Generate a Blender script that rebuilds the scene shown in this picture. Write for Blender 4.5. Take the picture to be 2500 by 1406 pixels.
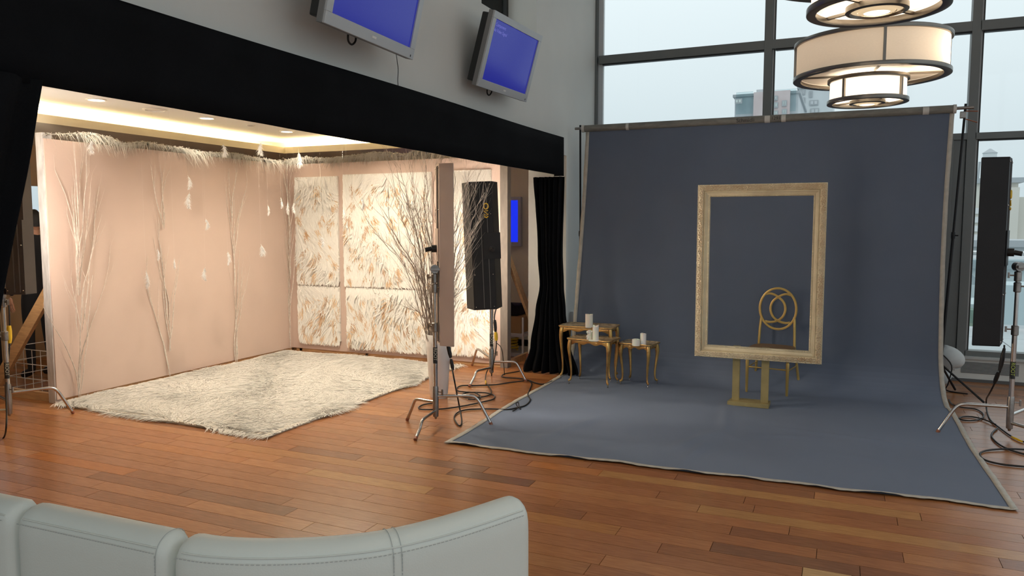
import bpy, bmesh, math, random
import numpy as np
from mathutils import Vector, Matrix

# ------------------------------------------------------------------ camera, world, lights
D = bpy.data
for o in list(D.objects): D.objects.remove(o)
SC = bpy.context.scene
COL = SC.collection
PI = math.pi
cam = D.cameras.new('camera'); camo = D.objects.new('camera', cam); COL.objects.link(camo)
cam.sensor_width = 36.0; cam.lens = 1838.0/2500*36.0; cam.clip_start = .02; cam.clip_end = 500
camo.location = (0, 0, 1.6)
camo.rotation_euler = (PI/2 - math.atan(155/1838), 0, math.radians(23.708))
SC.camera = camo
SC.view_settings.view_transform = 'Standard'; SC.view_settings.look = 'None'
SC.view_settings.gamma = 1; SC.view_settings.use_curve_mapping = False
SC.view_settings.exposure = 0.0
SC.cycles.max_bounces = 8; SC.cycles.diffuse_bounces = 5; SC.cycles.transparent_max_bounces = 16
SC.cycles.sample_clamp_indirect = 6

w = D.worlds.new('overcast_sky'); SC.world = w; w.use_nodes = True
nt = w.node_tree; nt.nodes.clear()
wo = nt.nodes.new('ShaderNodeOutputWorld'); bg = nt.nodes.new('ShaderNodeBackground')
tc = nt.nodes.new('ShaderNodeTexCoord'); sx = nt.nodes.new('ShaderNodeSeparateXYZ')
cr = nt.nodes.new('ShaderNodeValToRGB'); nz = nt.nodes.new('ShaderNodeTexNoise')
nz.inputs['Scale'].default_value = 1.6; nz.inputs['Detail'].default_value = 3
ad = nt.nodes.new('ShaderNodeMath'); ad.operation = 'MULTIPLY_ADD'; ad.inputs[1].default_value = .10
nt.links.new(tc.outputs['Generated'], sx.inputs[0]); nt.links.new(tc.outputs['Generated'], nz.inputs['Vector'])
nt.links.new(nz.outputs['Fac'], ad.inputs[0]); nt.links.new(sx.outputs['Z'], ad.inputs[2])
nt.links.new(ad.outputs[0], cr.inputs[0]); nt.links.new(cr.outputs[0], bg.inputs[0]); nt.links.new(bg.outputs[0], wo.inputs[0])
# overcast sky: brightness rises evenly from the horizon to the zenith
cr.color_ramp.elements[0].position = 0.02; cr.color_ramp.elements[0].color = (.58, .68, .73, 1)
cr.color_ramp.elements[1].position = 1.0; cr.color_ramp.elements[1].color = (1.55, 1.64, 1.68, 1)
bg.inputs[1].default_value = 1.0

def area(name, loc, rot, sx_, sy_, power, color=(1, 1, 1), portal=False, spread=None, parent=None):
    l = D.lights.new(name, 'AREA'); l.shape = 'RECTANGLE'; l.size = sx_; l.size_y = sy_
    l.energy = power; l.color = color
    if spread: l.spread = spread
    o = D.objects.new(name, l); COL.objects.link(o); o.location = loc; o.rotation_euler = rot
    if portal: l.cycles.is_portal = True
    if parent: o.parent = parent
    return o
# daylight portals in the three glazed walls
area('daylight_portal', (1.6, 8.95, 2.9), (-PI/2, 0, 0), 8.8, 5.2, 1, portal=True)
area('daylight_portal', (6.1, 2.4, 2.9), (0, PI/2, 0), 5.2, 12.6, 1, portal=True)
area('daylight_portal', (1.6, -4.1, 3.0), (PI/2, 0, 0), 8.6, 5.0, 1, portal=True)
# warm strip lights lying in the ceiling cove of the side room
CW = (1.0, .78, .46)
area('cove_strip_light', (-7.08, 4.6, 2.635), (0, PI, 0), .06, 6.6, 190, CW)
area('cove_strip_light', (-5.05, 8.24, 2.635), (PI, 0, 0), 3.8, .06, 115, CW)

# ------------------------------------------------------------------ helpers
ORG = {}
def m4(loc=(0, 0, 0), rz=0, rx=0, ry=0):
    return Matrix.Translation(loc) @ Matrix.Rotation(rz, 4, 'Z') @ Matrix.Rotation(ry, 4, 'Y') @ Matrix.Rotation(rx, 4, 'X')
def tag(o, label=None, cat=None, group=None, kind=None):
    if label: o['label'] = label
    if cat: o['category'] = cat
    if group: o['group'] = group
    if kind: o['kind'] = kind
    return o
def thing(name, label, cat, loc=(0, 0, 0), rz=0, group=None):
    o = D.objects.new(name, None); COL.objects.link(o); o.empty_display_size = .1
    o.location = loc; o.rotation_euler = (0, 0, rz)
    return tag(o, label, cat, group)
class MB:
    def __init__(s, M=None): s.v = []; s.f = []; s.c = []; s.M = M or Matrix.Identity(4); s.col = None
    def add(s, vs, fs, T=None):
        T = s.M @ T if T is not None else s.M
        n = len(s.v)
        s.v += [tuple(T @ Vector(p)) for p in vs]
        s.f += [tuple(i + n for i in f) for f in fs]
        s.c += [s.col] * len(fs)
        return s
    def box(s, x0, y0, z0, x1, y1, z1, T=None):
        vs = [(x0, y0, z0), (x1, y0, z0), (x1, y1, z0), (x0, y1, z0), (x0, y0, z1), (x1, y0, z1), (x1, y1, z1), (x0, y1, z1)]
        return s.add(vs, [(0, 3, 2, 1), (4, 5, 6, 7), (0, 1, 5, 4), (1, 2, 6, 5), (2, 3, 7, 6), (3, 0, 4, 7)], T)
    def cbox(s, c, d, T=None):
        return s.box(c[0]-d[0]/2, c[1]-d[1]/2, c[2]-d[2]/2, c[0]+d[0]/2, c[1]+d[1]/2, c[2]+d[2]/2, T)
    def bar(s, a, b, w, h):
        a = Vector(a); b = Vector(b); d = b - a; L_ = d.length
        q = d.to_track_quat('Z', 'Y').to_matrix().to_4x4()
        return s.box(-w/2, -h/2, 0, w/2, h/2, L_, Matrix.Translation(a) @ q)
    def tube(s, pts, r, n=10, caps=True, closed=False):
        pts = [Vector(p) for p in pts]; N = len(pts)
        rs = r if isinstance(r, (list, tuple)) else [r] * N
        vs = []; up = None
        for i, p in enumerate(pts):
            if closed: t = pts[(i+1) % N] - pts[i-1]
            else: t = pts[min(i+1, N-1)] - pts[max(i-1, 0)]
            if t.length < 1e-9: t = Vector((0, 0, 1))
            t.normalize()
            if up is None:
                up = Vector((0, 0, 1)) if abs(t.z) < .9 else Vector((1, 0, 0))
            u_ = t.cross(up)
            if u_.length < 1e-6: u_ = t.orthogonal()
            u_.normalize(); up = u_.cross(t).normalized()
            for k in range(n):
                a = 2*PI*k/n
                vs.append(p + (u_*math.cos(a) + up*math.sin(a))*rs[i])
        fs = []
        for i in range(N if closed else N-1):
            j = (i+1) % N
            for k in range(n):
                k2 = (k+1) % n
                fs.append((i*n+k, i*n+k2, j*n+k2, j*n+k))
        if caps and not closed:
            fs.append(tuple(range(n))); fs.append(tuple((N-1)*n + k for k in reversed(range(n))))
        return s.add(vs, fs)
    def lathe(s, prof, n=24, T=None, cap=True):
        vs = []; fs = []; N = len(prof)
        for r_, z in prof:
            for k in range(n):
                a = 2*PI*k/n; vs.append((r_*math.cos(a), r_*math.sin(a), z))
        for i in range(N-1):
            for k in range(n):
                k2 = (k+1) % n
                fs.append((i*n+k, i*n+k2, (i+1)*n+k2, (i+1)*n+k))
        if cap:
            fs.append(tuple(reversed(range(n)))); fs.append(tuple((N-1)*n+k for k in range(n)))
        return s.add(vs, fs, T)
    def prism(s, poly, z0, z1, T=None):
        n = len(poly)
        vs = [(x, y, z0) for x, y in poly] + [(x, y, z1) for x, y in poly]
        fs = [tuple(reversed(range(n))), tuple(range(n, 2*n))] + [(i, (i+1) % n, n+(i+1) % n, n+i) for i in range(n)]
        return s.add(vs, fs, T)
    def ball(s, c, r, n=12, T=None):
        r = r if isinstance(r, (list, tuple)) else (r, r, r); m = n//2
        prof = [(math.sin(PI*i/m), -math.cos(PI*i/m)) for i in range(m+1)]
        prof[0] = (1e-3, -1); prof[-1] = (1e-3, 1)
        S = Matrix.Translation(c) @ Matrix.Diagonal((r[0], r[1], r[2], 1))
        return s.lathe(prof, n, (T @ S) if T is not None else S)
    def grid(s, fn, nu, nv, closed_u=False):
        vs = [fn(i/nu, j/nv) for i in range(nu+1) for j in range(nv+1)]
        fs = [(i*(nv+1)+j, (i+1)*(nv+1)+j, (i+1)*(nv+1)+j+1, i*(nv+1)+j+1) for i in range(nu) for j in range(nv)]
        return s.add(vs, fs)
    def build(s, name, mat, parent=None, smooth=None, bevel=0, solid=0, subdiv=0, seg=2):
        me = D.meshes.new(name)
        vs = s.v
        if parent is not None:
            I = inv_of(parent); vs = [tuple(I @ Vector(p)) for p in vs]
        me.from_pydata(vs, [], s.f); me.update()
        if any(c is not None for c in s.c):
            a = me.color_attributes.new('Col', 'FLOAT_COLOR', 'CORNER')
            i = 0; arr = []
            for f, c in zip(s.f, s.c):
                arr += list((*(c or (1, 1, 1)), 1)) * len(f)
            a.data.foreach_set('color', arr)
        b = bmesh.new(); b.from_mesh(me); bmesh.ops.recalc_face_normals(b, faces=b.faces)
        if bevel:
            es = [e for e in b.edges if len(e.link_faces) == 2 and e.calc_face_angle(0) > .6]
            bmesh.ops.bevel(b, geom=es, offset=bevel, segments=seg, profile=.6, affect='EDGES', clamp_overlap=True)
        b.to_mesh(me); b.free()
        if smooth is not None:
            me.shade_smooth(); me.set_sharp_from_angle(angle=math.radians(smooth))
        me.materials.append(mat)
        o = D.objects.new(name, me); COL.objects.link(o)
        if parent is not None: o.parent = parent
        if solid:
            m = o.modifiers.new('solid', 'SOLIDIFY'); m.thickness = solid; m.offset = 0
        if subdiv:
            m = o.modifiers.new('sub', 'SUBSURF'); m.levels = subdiv; m.render_levels = subdiv
        return o
def world_of(o):
    M = Matrix.Identity(4)
    while o is not None:
        L_ = Matrix.Translation(o.location) @ o.rotation_euler.to_matrix().to_4x4()
        M = L_ @ M; o = o.parent
    return M
def inv_of(o): return world_of(o).inverted()
def copy_tree(o, parent=None):
    c = o.copy(); COL.objects.link(c); c.parent = parent
    for ch in list(o.children): copy_tree(ch, c)
    return c
def bez(p0, p1, p2, p3, n=10):
    return [tuple(Vector(p0)*(1-t)**3 + Vector(p1)*3*t*(1-t)**2 + Vector(p2)*3*t*t*(1-t) + Vector(p3)*t**3) for t in [i/n for i in range(n+1)]]
def spline(pts, n=6, closed=False):
    P = [Vector(p) for p in pts]; out = []
    N = len(P)
    for i in range(N if closed else N-1):
        if closed: a, b, c, d = P[i-1], P[i], P[(i+1) % N], P[(i+2) % N]
        else: a, b, c, d = P[max(i-1, 0)], P[i], P[i+1], P[min(i+2, N-1)]
        for k in range(n):
            t = k/n
            out.append(.5*((2*b) + (-a+c)*t + (2*a-5*b+4*c-d)*t*t + (-a+3*b-3*c+d)*t**3))
    if not closed: out.append(P[-1])
    return out
def text_mesh(txt, size, T, name, mat, parent, extrude=.0004, align='LEFT'):
    cu = D.curves.new(name, 'FONT'); cu.body = txt; cu.size = size; cu.extrude = extrude; cu.align_x = align
    to = D.objects.new(name+'_src', cu); COL.objects.link(to)
    bpy.context.view_layer.update()
    me = D.meshes.new_from_object(to.evaluated_get(bpy.context.evaluated_depsgraph_get()))
    D.objects.remove(to)
    me.transform(inv_of(parent) @ T); me.materials.clear(); me.materials.append(mat)
    o = D.objects.new(name, me); COL.objects.link(o); o.parent = parent
    return o

def blades(name, roots, dirs, lens, widths, cols, mat, parent, bend=None, seg=3, rng=None, taper=(1, .95, .6, .12), lie=None, twist=.3):
    """ribbons (one object, many blades): roots, dirs, bend (N,3) in world space"""
    rng = rng or np.random.default_rng(1)
    N = len(roots)
    I = np.array(inv_of(parent)) if parent is not None else np.eye(4)
    dirs = dirs/np.linalg.norm(dirs, axis=1)[:, None]
    rv = rng.normal(size=(N, 3))
    if lie is not None: rv = np.array([lie]) + rv*twist
    side = np.cross(dirs, rv); side /= np.linalg.norm(side, axis=1)[:, None] + 1e-9
    if bend is None: bend = np.zeros((N, 3))
    V = np.zeros((N, 2*(seg+1), 3), np.float32)
    for k in range(seg+1):
        t = k/seg
        p = roots + dirs*(lens*t)[:, None] + bend*(lens*t*t)[:, None]
        wd = (widths*taper[min(int(round(t*3)), 3)]/2)[:, None]
        V[:, 2*k] = p - side*wd; V[:, 2*k+1] = p + side*wd
    V = V.reshape(-1, 3); V = V @ I[:3, :3].T + I[:3, 3]
    nv = 2*(seg+1)
    q = np.array([[2*k, 2*k+1, 2*k+3, 2*k+2] for k in range(seg)])
    Fc = (np.arange(N)[:, None, None]*nv + q[None]).reshape(-1, 4)
    me = D.meshes.new(name)
    me.vertices.add(len(V)); me.vertices.foreach_set('co', V.astype(np.float32).ravel())
    me.loops.add(Fc.size); me.loops.foreach_set('vertex_index', Fc.ravel().astype(np.int32))
    me.polygons.add(len(Fc)); me.polygons.foreach_set('loop_start', (np.arange(len(Fc))*4).astype(np.int32))
    me.update(calc_edges=True)
    a = me.color_attributes.new('Col', 'FLOAT_COLOR', 'POINT')
    cc = np.concatenate([np.repeat(cols, nv, axis=0), np.ones((N*nv, 1))], axis=1).astype(np.float32)
    a.data.foreach_set('color', cc.ravel())
    me.shade_smooth()
    me.materials.append(mat)
    o = D.objects.new(name, me); COL.objects.link(o)
    if parent is not None: o.parent = parent
    o['kind'] = 'stuff'
    return o

# ------------------------------------------------------------------ materials
def mat(name, base, rough=.6, metal=0, var=0, vscale=5, bump=0, bscale=40, emit=None, estr=0, spec=.5, coat=0,
        sheen=0, attr=False, stretch=None, col2=None, detail=4, sss=0, objrand=0, trans=0):
    m = D.materials.new(name); m.use_nodes = True; t = m.node_tree; b = t.nodes['Principled BSDF']
    b.inputs['Roughness'].default_value = rough; b.inputs['Metallic'].default_value = metal
    b.inputs['Specular IOR Level'].default_value = spec; b.inputs['Coat Weight'].default_value = coat
    b.inputs['Coat Roughness'].default_value = .15
    b.inputs['Sheen Weight'].default_value = sheen
    if trans: b.inputs['Transmission Weight'].default_value = trans
    if sss:
        b.inputs['Subsurface Weight'].default_value = sss; b.inputs['Subsurface Scale'].default_value = .02
    if emit: b.inputs['Emission Color'].default_value = (*emit, 1); b.inputs['Emission Strength'].default_value = estr
    co = t.nodes.new('ShaderNodeTexCoord'); mp = t.nodes.new('ShaderNodeMapping')
    t.links.new(co.outputs['Object'], mp.inputs[0])
    if stretch: mp.inputs['Scale'].default_value = stretch
    n = t.nodes.new('ShaderNodeTexNoise'); n.inputs['Scale'].default_value = vscale; n.inputs['Detail'].default_value = detail
    t.links.new(mp.outputs[0], n.inputs['Vector'])
    mx = t.nodes.new('ShaderNodeMix'); mx.data_type = 'RGBA'
    rp = t.nodes.new('ShaderNodeMapRange'); rp.inputs['From Min'].default_value = .3; rp.inputs['From Max'].default_value = .7
    t.links.new(n.outputs['Fac'], rp.inputs['Value']); t.links.new(rp.outputs[0], mx.inputs[0])
    c2 = col2 or tuple(max(0, c*(1-var)) for c in base)
    mx.inputs[6].default_value = (*base, 1); mx.inputs[7].default_value = (*c2, 1)
    out = mx.outputs[2]
    if attr:
        at = t.nodes.new('ShaderNodeVertexColor'); at.layer_name = 'Col'
        m2 = t.nodes.new('ShaderNodeMix'); m2.data_type = 'RGBA'; m2.blend_type = 'MULTIPLY'; m2.inputs[0].default_value = 1
        t.links.new(at.outputs[0], m2.inputs[6]); t.links.new(out, m2.inputs[7]); out = m2.outputs[2]
    t.links.new(out, b.inputs['Base Color'])
    if bump:
        n2 = t.nodes.new('ShaderNodeTexNoise'); n2.inputs['Scale'].default_value = bscale; n2.inputs['Detail'].default_value = 3
        t.links.new(mp.outputs[0], n2.inputs['Vector'])
        bp = t.nodes.new('ShaderNodeBump'); bp.inputs['Strength'].default_value = bump; bp.inputs['Distance'].default_value = .01
        t.links.new(n2.outputs['Fac'], bp.inputs['Height']); t.links.new(bp.outputs[0], b.inputs['Normal'])
    return m
def glass_mat(name, tint=(1, 1, 1), fac=.07):
    m = D.materials.new(name); m.use_nodes = True; t = m.node_tree; t.nodes.clear()
    o = t.nodes.new('ShaderNodeOutputMaterial'); mx = t.nodes.new('ShaderNodeMixShader')
    tr = t.nodes.new('ShaderNodeBsdfTransparent'); gl = t.nodes.new('ShaderNodeBsdfGlossy')
    tr.inputs[0].default_value = (*tint, 1); gl.inputs['Roughness'].default_value = .02
    fr = t.nodes.new('ShaderNodeFresnel'); fr.inputs[0].default_value = 1.25
    t.links.new(fr.outputs[0], mx.inputs[0]); t.links.new(tr.outputs[0], mx.inputs[1]); t.links.new(gl.outputs[0], mx.inputs[2])
    t.links.new(mx.outputs[0], o.inputs[0]); return m
M = {}
M['wallgrey'] = mat('painted_grey_wall', (.70, .70, .66), .7, var=.05, vscale=2, bump=.05, bscale=200)
M['ceil'] = mat('white_ceiling', (.88, .87, .84), .8)
M['cream'] = mat('cream_wall', (.90, .82, .63), .7, var=.05, vscale=3)
M['tan'] = mat('tan_wall', (.55, .38, .22), .7, var=.08, vscale=3)
M['plank'] = mat('varnished_cherry_plank', (1, 1, 1), .27, attr=True, col2=(.74, .70, .66), vscale=9, stretch=(1, 9, 1), detail=8, bump=.02, bscale=30, spec=.5)
M['subfloor'] = mat('dark_subfloor', (.06, .03, .015), .6)
M['alu'] = mat('grey_window_frame', (.16, .17, .165), .45, metal=.2, var=.1, vscale=4)
M['alulight'] = mat('pale_window_gasket', (.6, .62, .63), .4)
M['glass'] = glass_mat('window_glass', (.97, .985, .98))
M['pink'] = mat('pink_painted_flat', (.62, .475, .405), .75, var=.05, vscale=2.5, bump=.04, bscale=60)
M['whitewood'] = mat('scuffed_white_timber', (.72, .70, .68), .55, var=.35, vscale=6, stretch=(4, 4, 1), bump=.1)
M['pine'] = mat('raw_pine', (.62, .38, .18), .6, var=.3, vscale=6, stretch=(1, 8, 8), bump=.06)
M['fur'] = mat('feather_fluff', (1, 1, 1), .8, attr=True, var=.06, vscale=30, spec=.1)
def fur_mat(name, nrm=None):
    m = D.materials.new(name); m.use_nodes = True; n = m.node_tree; n.nodes.clear()
    o = n.nodes.new('ShaderNodeOutputMaterial'); a = n.nodes.new('ShaderNodeMixShader'); d = n.nodes.new('ShaderNodeBsdfDiffuse'); tl = n.nodes.new('ShaderNodeBsdfTranslucent')
    at = n.nodes.new('ShaderNodeVertexColor'); at.layer_name = 'Col'
    n.links.new(at.outputs[0], d.inputs[0]); n.links.new(at.outputs[0], tl.inputs[0])
    a.inputs[0].default_value = .2 if nrm else .5; n.links.new(d.outputs[0], a.inputs[1]); n.links.new(tl.outputs[0], a.inputs[2]); n.links.new(a.outputs[0], o.inputs[0])
    if nrm:   # strands shade along the lie of the pile, as soft down does
        g = n.nodes.new('ShaderNodeNewGeometry'); v = n.nodes.new('ShaderNodeVectorMath'); v.operation = 'MULTIPLY_ADD'
        v.inputs[1].default_value = (.18, .18, .18); v.inputs[2].default_value = nrm
        v2 = n.nodes.new('ShaderNodeVectorMath'); v2.operation = 'NORMALIZE'
        n.links.new(g.outputs['Normal'], v.inputs[0]); n.links.new(v.outputs[0], v2.inputs[0]); n.links.new(v2.outputs[0], d.inputs['Normal'])
    return m
M['furup'] = fur_mat('rug_pile', (0, 0, 1)); M['furfront'] = fur_mat('panel_feathers', (0, -.85, .6))
M['fur'] = fur_mat('translucent_feather_fluff')
M['rugback'] = mat('rug_backing', (.75, .68, .58), .9)
M['white'] = mat('white_board', (.8, .76, .70), .8)
M['black'] = mat('black_drape', (.008, .0085, .010), .95, var=.3, vscale=3, bump=.2, bscale=300, spec=.1)
M['blackmetal'] = mat('black_enclosure', (.012, .012, .014), .55, var=.3, vscale=6, bump=.05, bscale=90, spec=.35)
M['brownmetal'] = mat('grey_lamp_housing', (.66, .54, .47), .5, var=.12, vscale=4)
M['chrome'] = mat('chrome_steel', (.62, .60, .58), .22, metal=1, var=.15, vscale=12)
M['dullsteel'] = mat('dull_cast_steel', (.36, .34, .32), .38, metal=1, var=.3, vscale=25)
M['rubber'] = mat('black_rubber', (.014, .012, .011), .45, spec=.4)
M['yellow'] = mat('yellow_plastic', (.75, .48, .02), .4)
M['stickerdark'] = mat('dark_sticker', (.02, .02, .02), .5)
M['sticktext'] = mat('pale_sticker_lettering', (.6, .6, .5), .5)
M['sticktextg'] = mat('yellow_green_lettering', (.45, .55, .12), .5)
M['brown'] = mat('brown_branch', (.50, .41, .34), .8, var=.45, vscale=40, bump=.3, bscale=120)
M['paint_or_lit_branch'] = mat('whitewashed_or_lit_branch', (.80, .72, .64), .7, var=.35, vscale=30, bump=.3, bscale=120)
M['vase'] = mat('white_glazed_vase', (.80, .78, .76), .3, var=.03, coat=.2)
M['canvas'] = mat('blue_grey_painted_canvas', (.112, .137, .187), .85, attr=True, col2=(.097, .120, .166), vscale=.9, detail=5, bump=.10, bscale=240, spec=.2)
M['hem'] = mat('raw_canvas_hem', (.50, .47, .41), .85, var=.2, vscale=20, bump=.15, bscale=150)
M['tubecard'] = mat('taped_grey_roller', (.21, .205, .18), .6, var=.35, vscale=7, stretch=(1.5, 6, 6), bump=.08)
M['tape'] = mat('pale_tape', (.55, .54, .50), .6)
M['gold'] = mat('worn_gold_leaf', (.66, .44, .15), .36, metal=.85, col2=(.36, .19, .07), vscale=9, detail=7, bump=.25, bscale=60)
M['goldtop'] = mat('aged_gilt_tabletop', (.56, .46, .30), .45, metal=.2, col2=(.11, .07, .04), vscale=24, detail=8, bump=.3, bscale=60)
M['goldframe'] = mat('pale_antique_gilding', (.78, .68, .46), .45, metal=.2, col2=(.62, .52, .34), vscale=6, detail=6, bump=.15, bscale=50)
M['goldrust'] = mat('antique_gilt_relief', (.84, .74, .52), .40, metal=.25, col2=(.50, .32, .17), vscale=4, detail=6, bump=.25, bscale=70)
M['goldpaint'] = mat('gold_spray_paint', (.55, .38, .12), .36, metal=.55, var=.15, vscale=8)
M['goldboard'] = mat('dull_gold_painted_board', (.40, .32, .14), .5, metal=.3, var=.25, vscale=10, bump=.08)
M['seatbrown'] = mat('brown_seat', (.20, .12, .06), .5)
M['wax'] = mat('ivory_candle_wax', (.85, .82, .74), .45, sss=.3, var=.03)
M['wick'] = mat('burnt_wick', (.02, .02, .02), .9)
M['leather'] = mat('white_leatherette', (.66, .71, .67), .42, var=.04, vscale=3, bump=.06, bscale=220, spec=.4)
M['thread'] = mat('grey_stitching', (.42, .46, .46), .7)
M['tvframe'] = mat('silver_tv_bezel', (.50, .51, .52), .38, metal=.3)
M['tvside'] = mat('grey_tv_side', (.22, .215, .21), .4, metal=.3)
M['tvback'] = mat('black_tv_casing', (.015, .015, .014), .5)
def screen_mat(name, a, b_):
    m = mat(name, (.01, .01, .03), .18, spec=.5); t = m.node_tree; b = t.nodes['Principled BSDF']
    b.inputs['Emission Color'].default_value = (*a, 1); b.inputs['Emission Strength'].default_value = b_
    return m
M['screen'] = screen_mat('blue_no_signal_screen', (.012, .016, .23), 1.0)
M['screenbright'] = screen_mat('bright_blue_screen', (.008, .03, .86), 1.0)
M['screentext'] = mat('screen_lettering', (.2, .2, .3), .5, emit=(.10, .11, .42), estr=1)
M['bronze'] = mat('brushed_bronze_ring', (.22, .20, .175), .30, metal=.9, var=.2, vscale=6)
def shade_mat(name, base, e, s):
    return mat(name, base, .7, emit=e, estr=s)
M['shade'] = shade_mat('linen_lamp_shade', (.62, .55, .47), (1, .78, .55), .22)
M['shadehot'] = shade_mat('lit_inner_lamp_shade', (.8, .75, .65), (1, .90, .72), 1.15)
M['diffuser'] = shade_mat('frosted_lamp_diffuser', (.7, .6, .45), (1, .78, .48), .62)
M['bulbhot'] = shade_mat('glowing_lamp_lens', (.9, .9, .9), (1, .86, .66), 3.0)
M['tubeglow'] = mat('fluorescent_lamp_tubes', (.9, .9, .9), .5, emit=(1.0, .86, .72), estr=72)
M['tubelow'] = mat('low_lamp_tubes', (.9, .9, .9), .5, emit=(1.0, .90, .80), estr=42)
M['tubedim'] = mat('dimmed_lamp_tubes', (.9, .9, .9), .5, emit=(1.0, .88, .76), estr=22)
M['downglow'] = mat('recessed_or_fill_lens', (.9, .9, .9), .5, emit=(1.0, .85, .55), estr=9)
M['trimwhite'] = mat('white_trim', (.8, .78, .74), .4)
M['redbase'] = mat('red_brown_skirting', (.30, .10, .05), .45, var=.15)
M['sill'] = mat('pale_grey_sill', (.46, .48, .47), .4)
M['vent'] = mat('dark_vent_grille', (.10, .10, .10), .5)
M['terrace'] = mat('wet_pale_paving', (.50, .53, .55), .35, var=.2, vscale=1.5)
M['railmetal'] = mat('pale_tube_rail', (.66, .69, .70), .3, metal=.4)
M['railglass'] = glass_mat('rail_glass', (.86, .92, .93))
M['parapet'] = mat('grey_parapet', (.42, .45, .46), .7)
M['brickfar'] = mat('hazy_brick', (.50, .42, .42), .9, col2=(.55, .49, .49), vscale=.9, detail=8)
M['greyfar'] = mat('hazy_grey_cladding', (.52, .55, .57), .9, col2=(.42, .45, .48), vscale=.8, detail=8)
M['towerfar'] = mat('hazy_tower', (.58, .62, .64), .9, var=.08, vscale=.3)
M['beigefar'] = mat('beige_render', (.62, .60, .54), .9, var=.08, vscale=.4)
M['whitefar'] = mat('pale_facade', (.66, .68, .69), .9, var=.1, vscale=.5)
M['greenfar'] = mat('muted_green_planting', (.26, .34, .27), .9, var=.5, vscale=2)
M['winfar'] = mat('pale_green_window', (.58, .66, .63), .3, var=.2, vscale=.5)
M['roof'] = mat('grey_roof', (.35, .38, .40), .8)
M['plastic'] = mat('white_plastic', (.72, .72, .70), .45)
M['card'] = mat('cardboard', (.55, .32, .14), .8, var=.1)
M['skin'] = mat('skin', (.50, .27, .17), .5, sss=.1)
M['hair'] = mat('black_hair', (.012, .009, .008), .5, var=.4, vscale=60, bump=.4, bscale=200)
M['cloth'] = mat('black_clothing', (.010, .010, .012), .9, bump=.15, bscale=80)
M['greypanel'] = mat('charcoal_lamp_back', (.055, .045, .042), .6, var=.15)
M['bag'] = mat('pale_sandbag', (.62, .66, .66), .8, var=.12, vscale=12, bump=.2)

# ------------------------------------------------------------------ the setting
def struct(name, mb, m, parent=None, **k):
    o = mb.build(name, m, parent, **k)
    if parent is None: o['kind'] = 'structure'
    return o
def sthing(name):
    o = D.objects.new(name, None); COL.objects.link(o); o['kind'] = 'structure'; return o
# floor: planks in rows of 0.1215 m along x
flr = struct('floor', MB().box(-12, -4.2, -.12, 6.2, 8.95, -.0212), M['subfloor'])
RW = .1215; Y0 = 4.154
TONES = [(.43, .190, .088), (.385, .165, .075), (.46, .215, .100), (.36, .152, .070), (.41, .180, .080), (.32, .137, .068), (.44, .20, .090), (.395, .175, .085)]
LIGHT = (.50, .265, .112); DARK = (.27, .125, .068); ORANGE = (.52, .215, .08)
# boards the photograph lets one recognise: (y of the board, x0, x1, tone)
KNOWN = [(3.8601, -3.1307, -2.2312, LIGHT),
         (4.5853, -1.3864, 0.4415, LIGHT),
         (4.6391, -1.8822, -1.3864, ORANGE),
         (4.2136, -0.6978, 0.9708, LIGHT),
         (4.2248, -2.1141, -1.4571, (.48, .23, .09)),
         (3.7397, -1.663, -1.0282, (.47, .22, .085)),
         (3.3463, -1.7015, -1.0036, (.43, .19, .085)),
         (4.0698, -4.0524, -2.1141, (.45, .215, .085)),
         (3.9359, -3.9049, -3.4869, (.47, .215, .085)),
         (4.3541, -2.6488, -2.0882, DARK),
         (4.1808, -2.2902, -1.7137, (.22, .10, .05)),
         (3.8183, -4.6674, -3.6795, (.47, .20, .075)),
         (3.3711, -5.1384, -4.1737, (.46, .175, .05)),
         (3.2355, -3.5708, -2.7722, DARK),
         (3.2447, -2.9801, -2.6019, DARK),
         (3.7157, -0.5507, 0.1233, DARK),
         (3.6192, -0.1214, 0.0886, (.62, .42, .24))]
rf = random.Random(7)
planks = []
nrow0 = int(math.floor((-4.1-Y0)/RW)); nrow1 = int(math.ceil((8.93-Y0)/RW))
for k in range(nrow0, nrow1):
    y0 = Y0 + k*RW; y1 = min(y0 + RW, 8.94)
    kn = sorted([(a, b, c) for (yy, a, b, c) in KNOWN if y0 <= yy < y0+RW])
    x = -11.9 + rf.uniform(0, 1)
    segs = []; prev = rf.choice(TONES)
    cuts = []
    xx = -12.0
    while xx < 6.15:
        nx = xx + rf.choice([.55, .8, 1.0, 1.25, 1.5, 1.9])*rf.uniform(.9, 1.1)
        for (a, b, c) in kn:
            if xx < a < nx + .25 and nx > a - .25: nx = a; break
            if abs(xx - a) < 1e-6: nx = b; break
        nx = min(nx, 6.15)
        tone = next((c for (a, b, c) in kn if abs(xx-a) < 1e-6), None)
        if tone is None:
            tone = rf.choice([q for q in TONES if q != prev]); prev = tone
            f_ = rf.uniform(.88, 1.1); tone = tuple(q*f_ for q in tone)
        tone = (tone[0]*.97, tone[1]*.90, tone[2]*.70)
        segs.append((xx, nx, tone)); xx = nx
    for (a, b, c) in segs: planks.append((a, b, y0, y1, c))
def near(p):
    xm = (p[0]+p[1])/2; ym = (p[2]+p[3])/2
    ca, sa = math.cos(math.radians(23.708)), math.sin(math.radians(23.708))
    dep = -sa*xm + ca*ym; lat = ca*xm + sa*ym
    vis = dep > 1.7 and abs(lat) < .70*dep + .6 and 1.4 < ym
    if -2.6 < xm < .9 and 4.9 < ym < 8: vis = False        # under the cloth
    if -6.3 < xm < -4.0 and 4.4 < ym < 7.4: vis = False     # under the rug
    if xm < -.85 - .5 and ym < 1.75 and xm < -.9: vis = False
    return dep if vis else 99 + dep
planks.sort(key=near)
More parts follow.
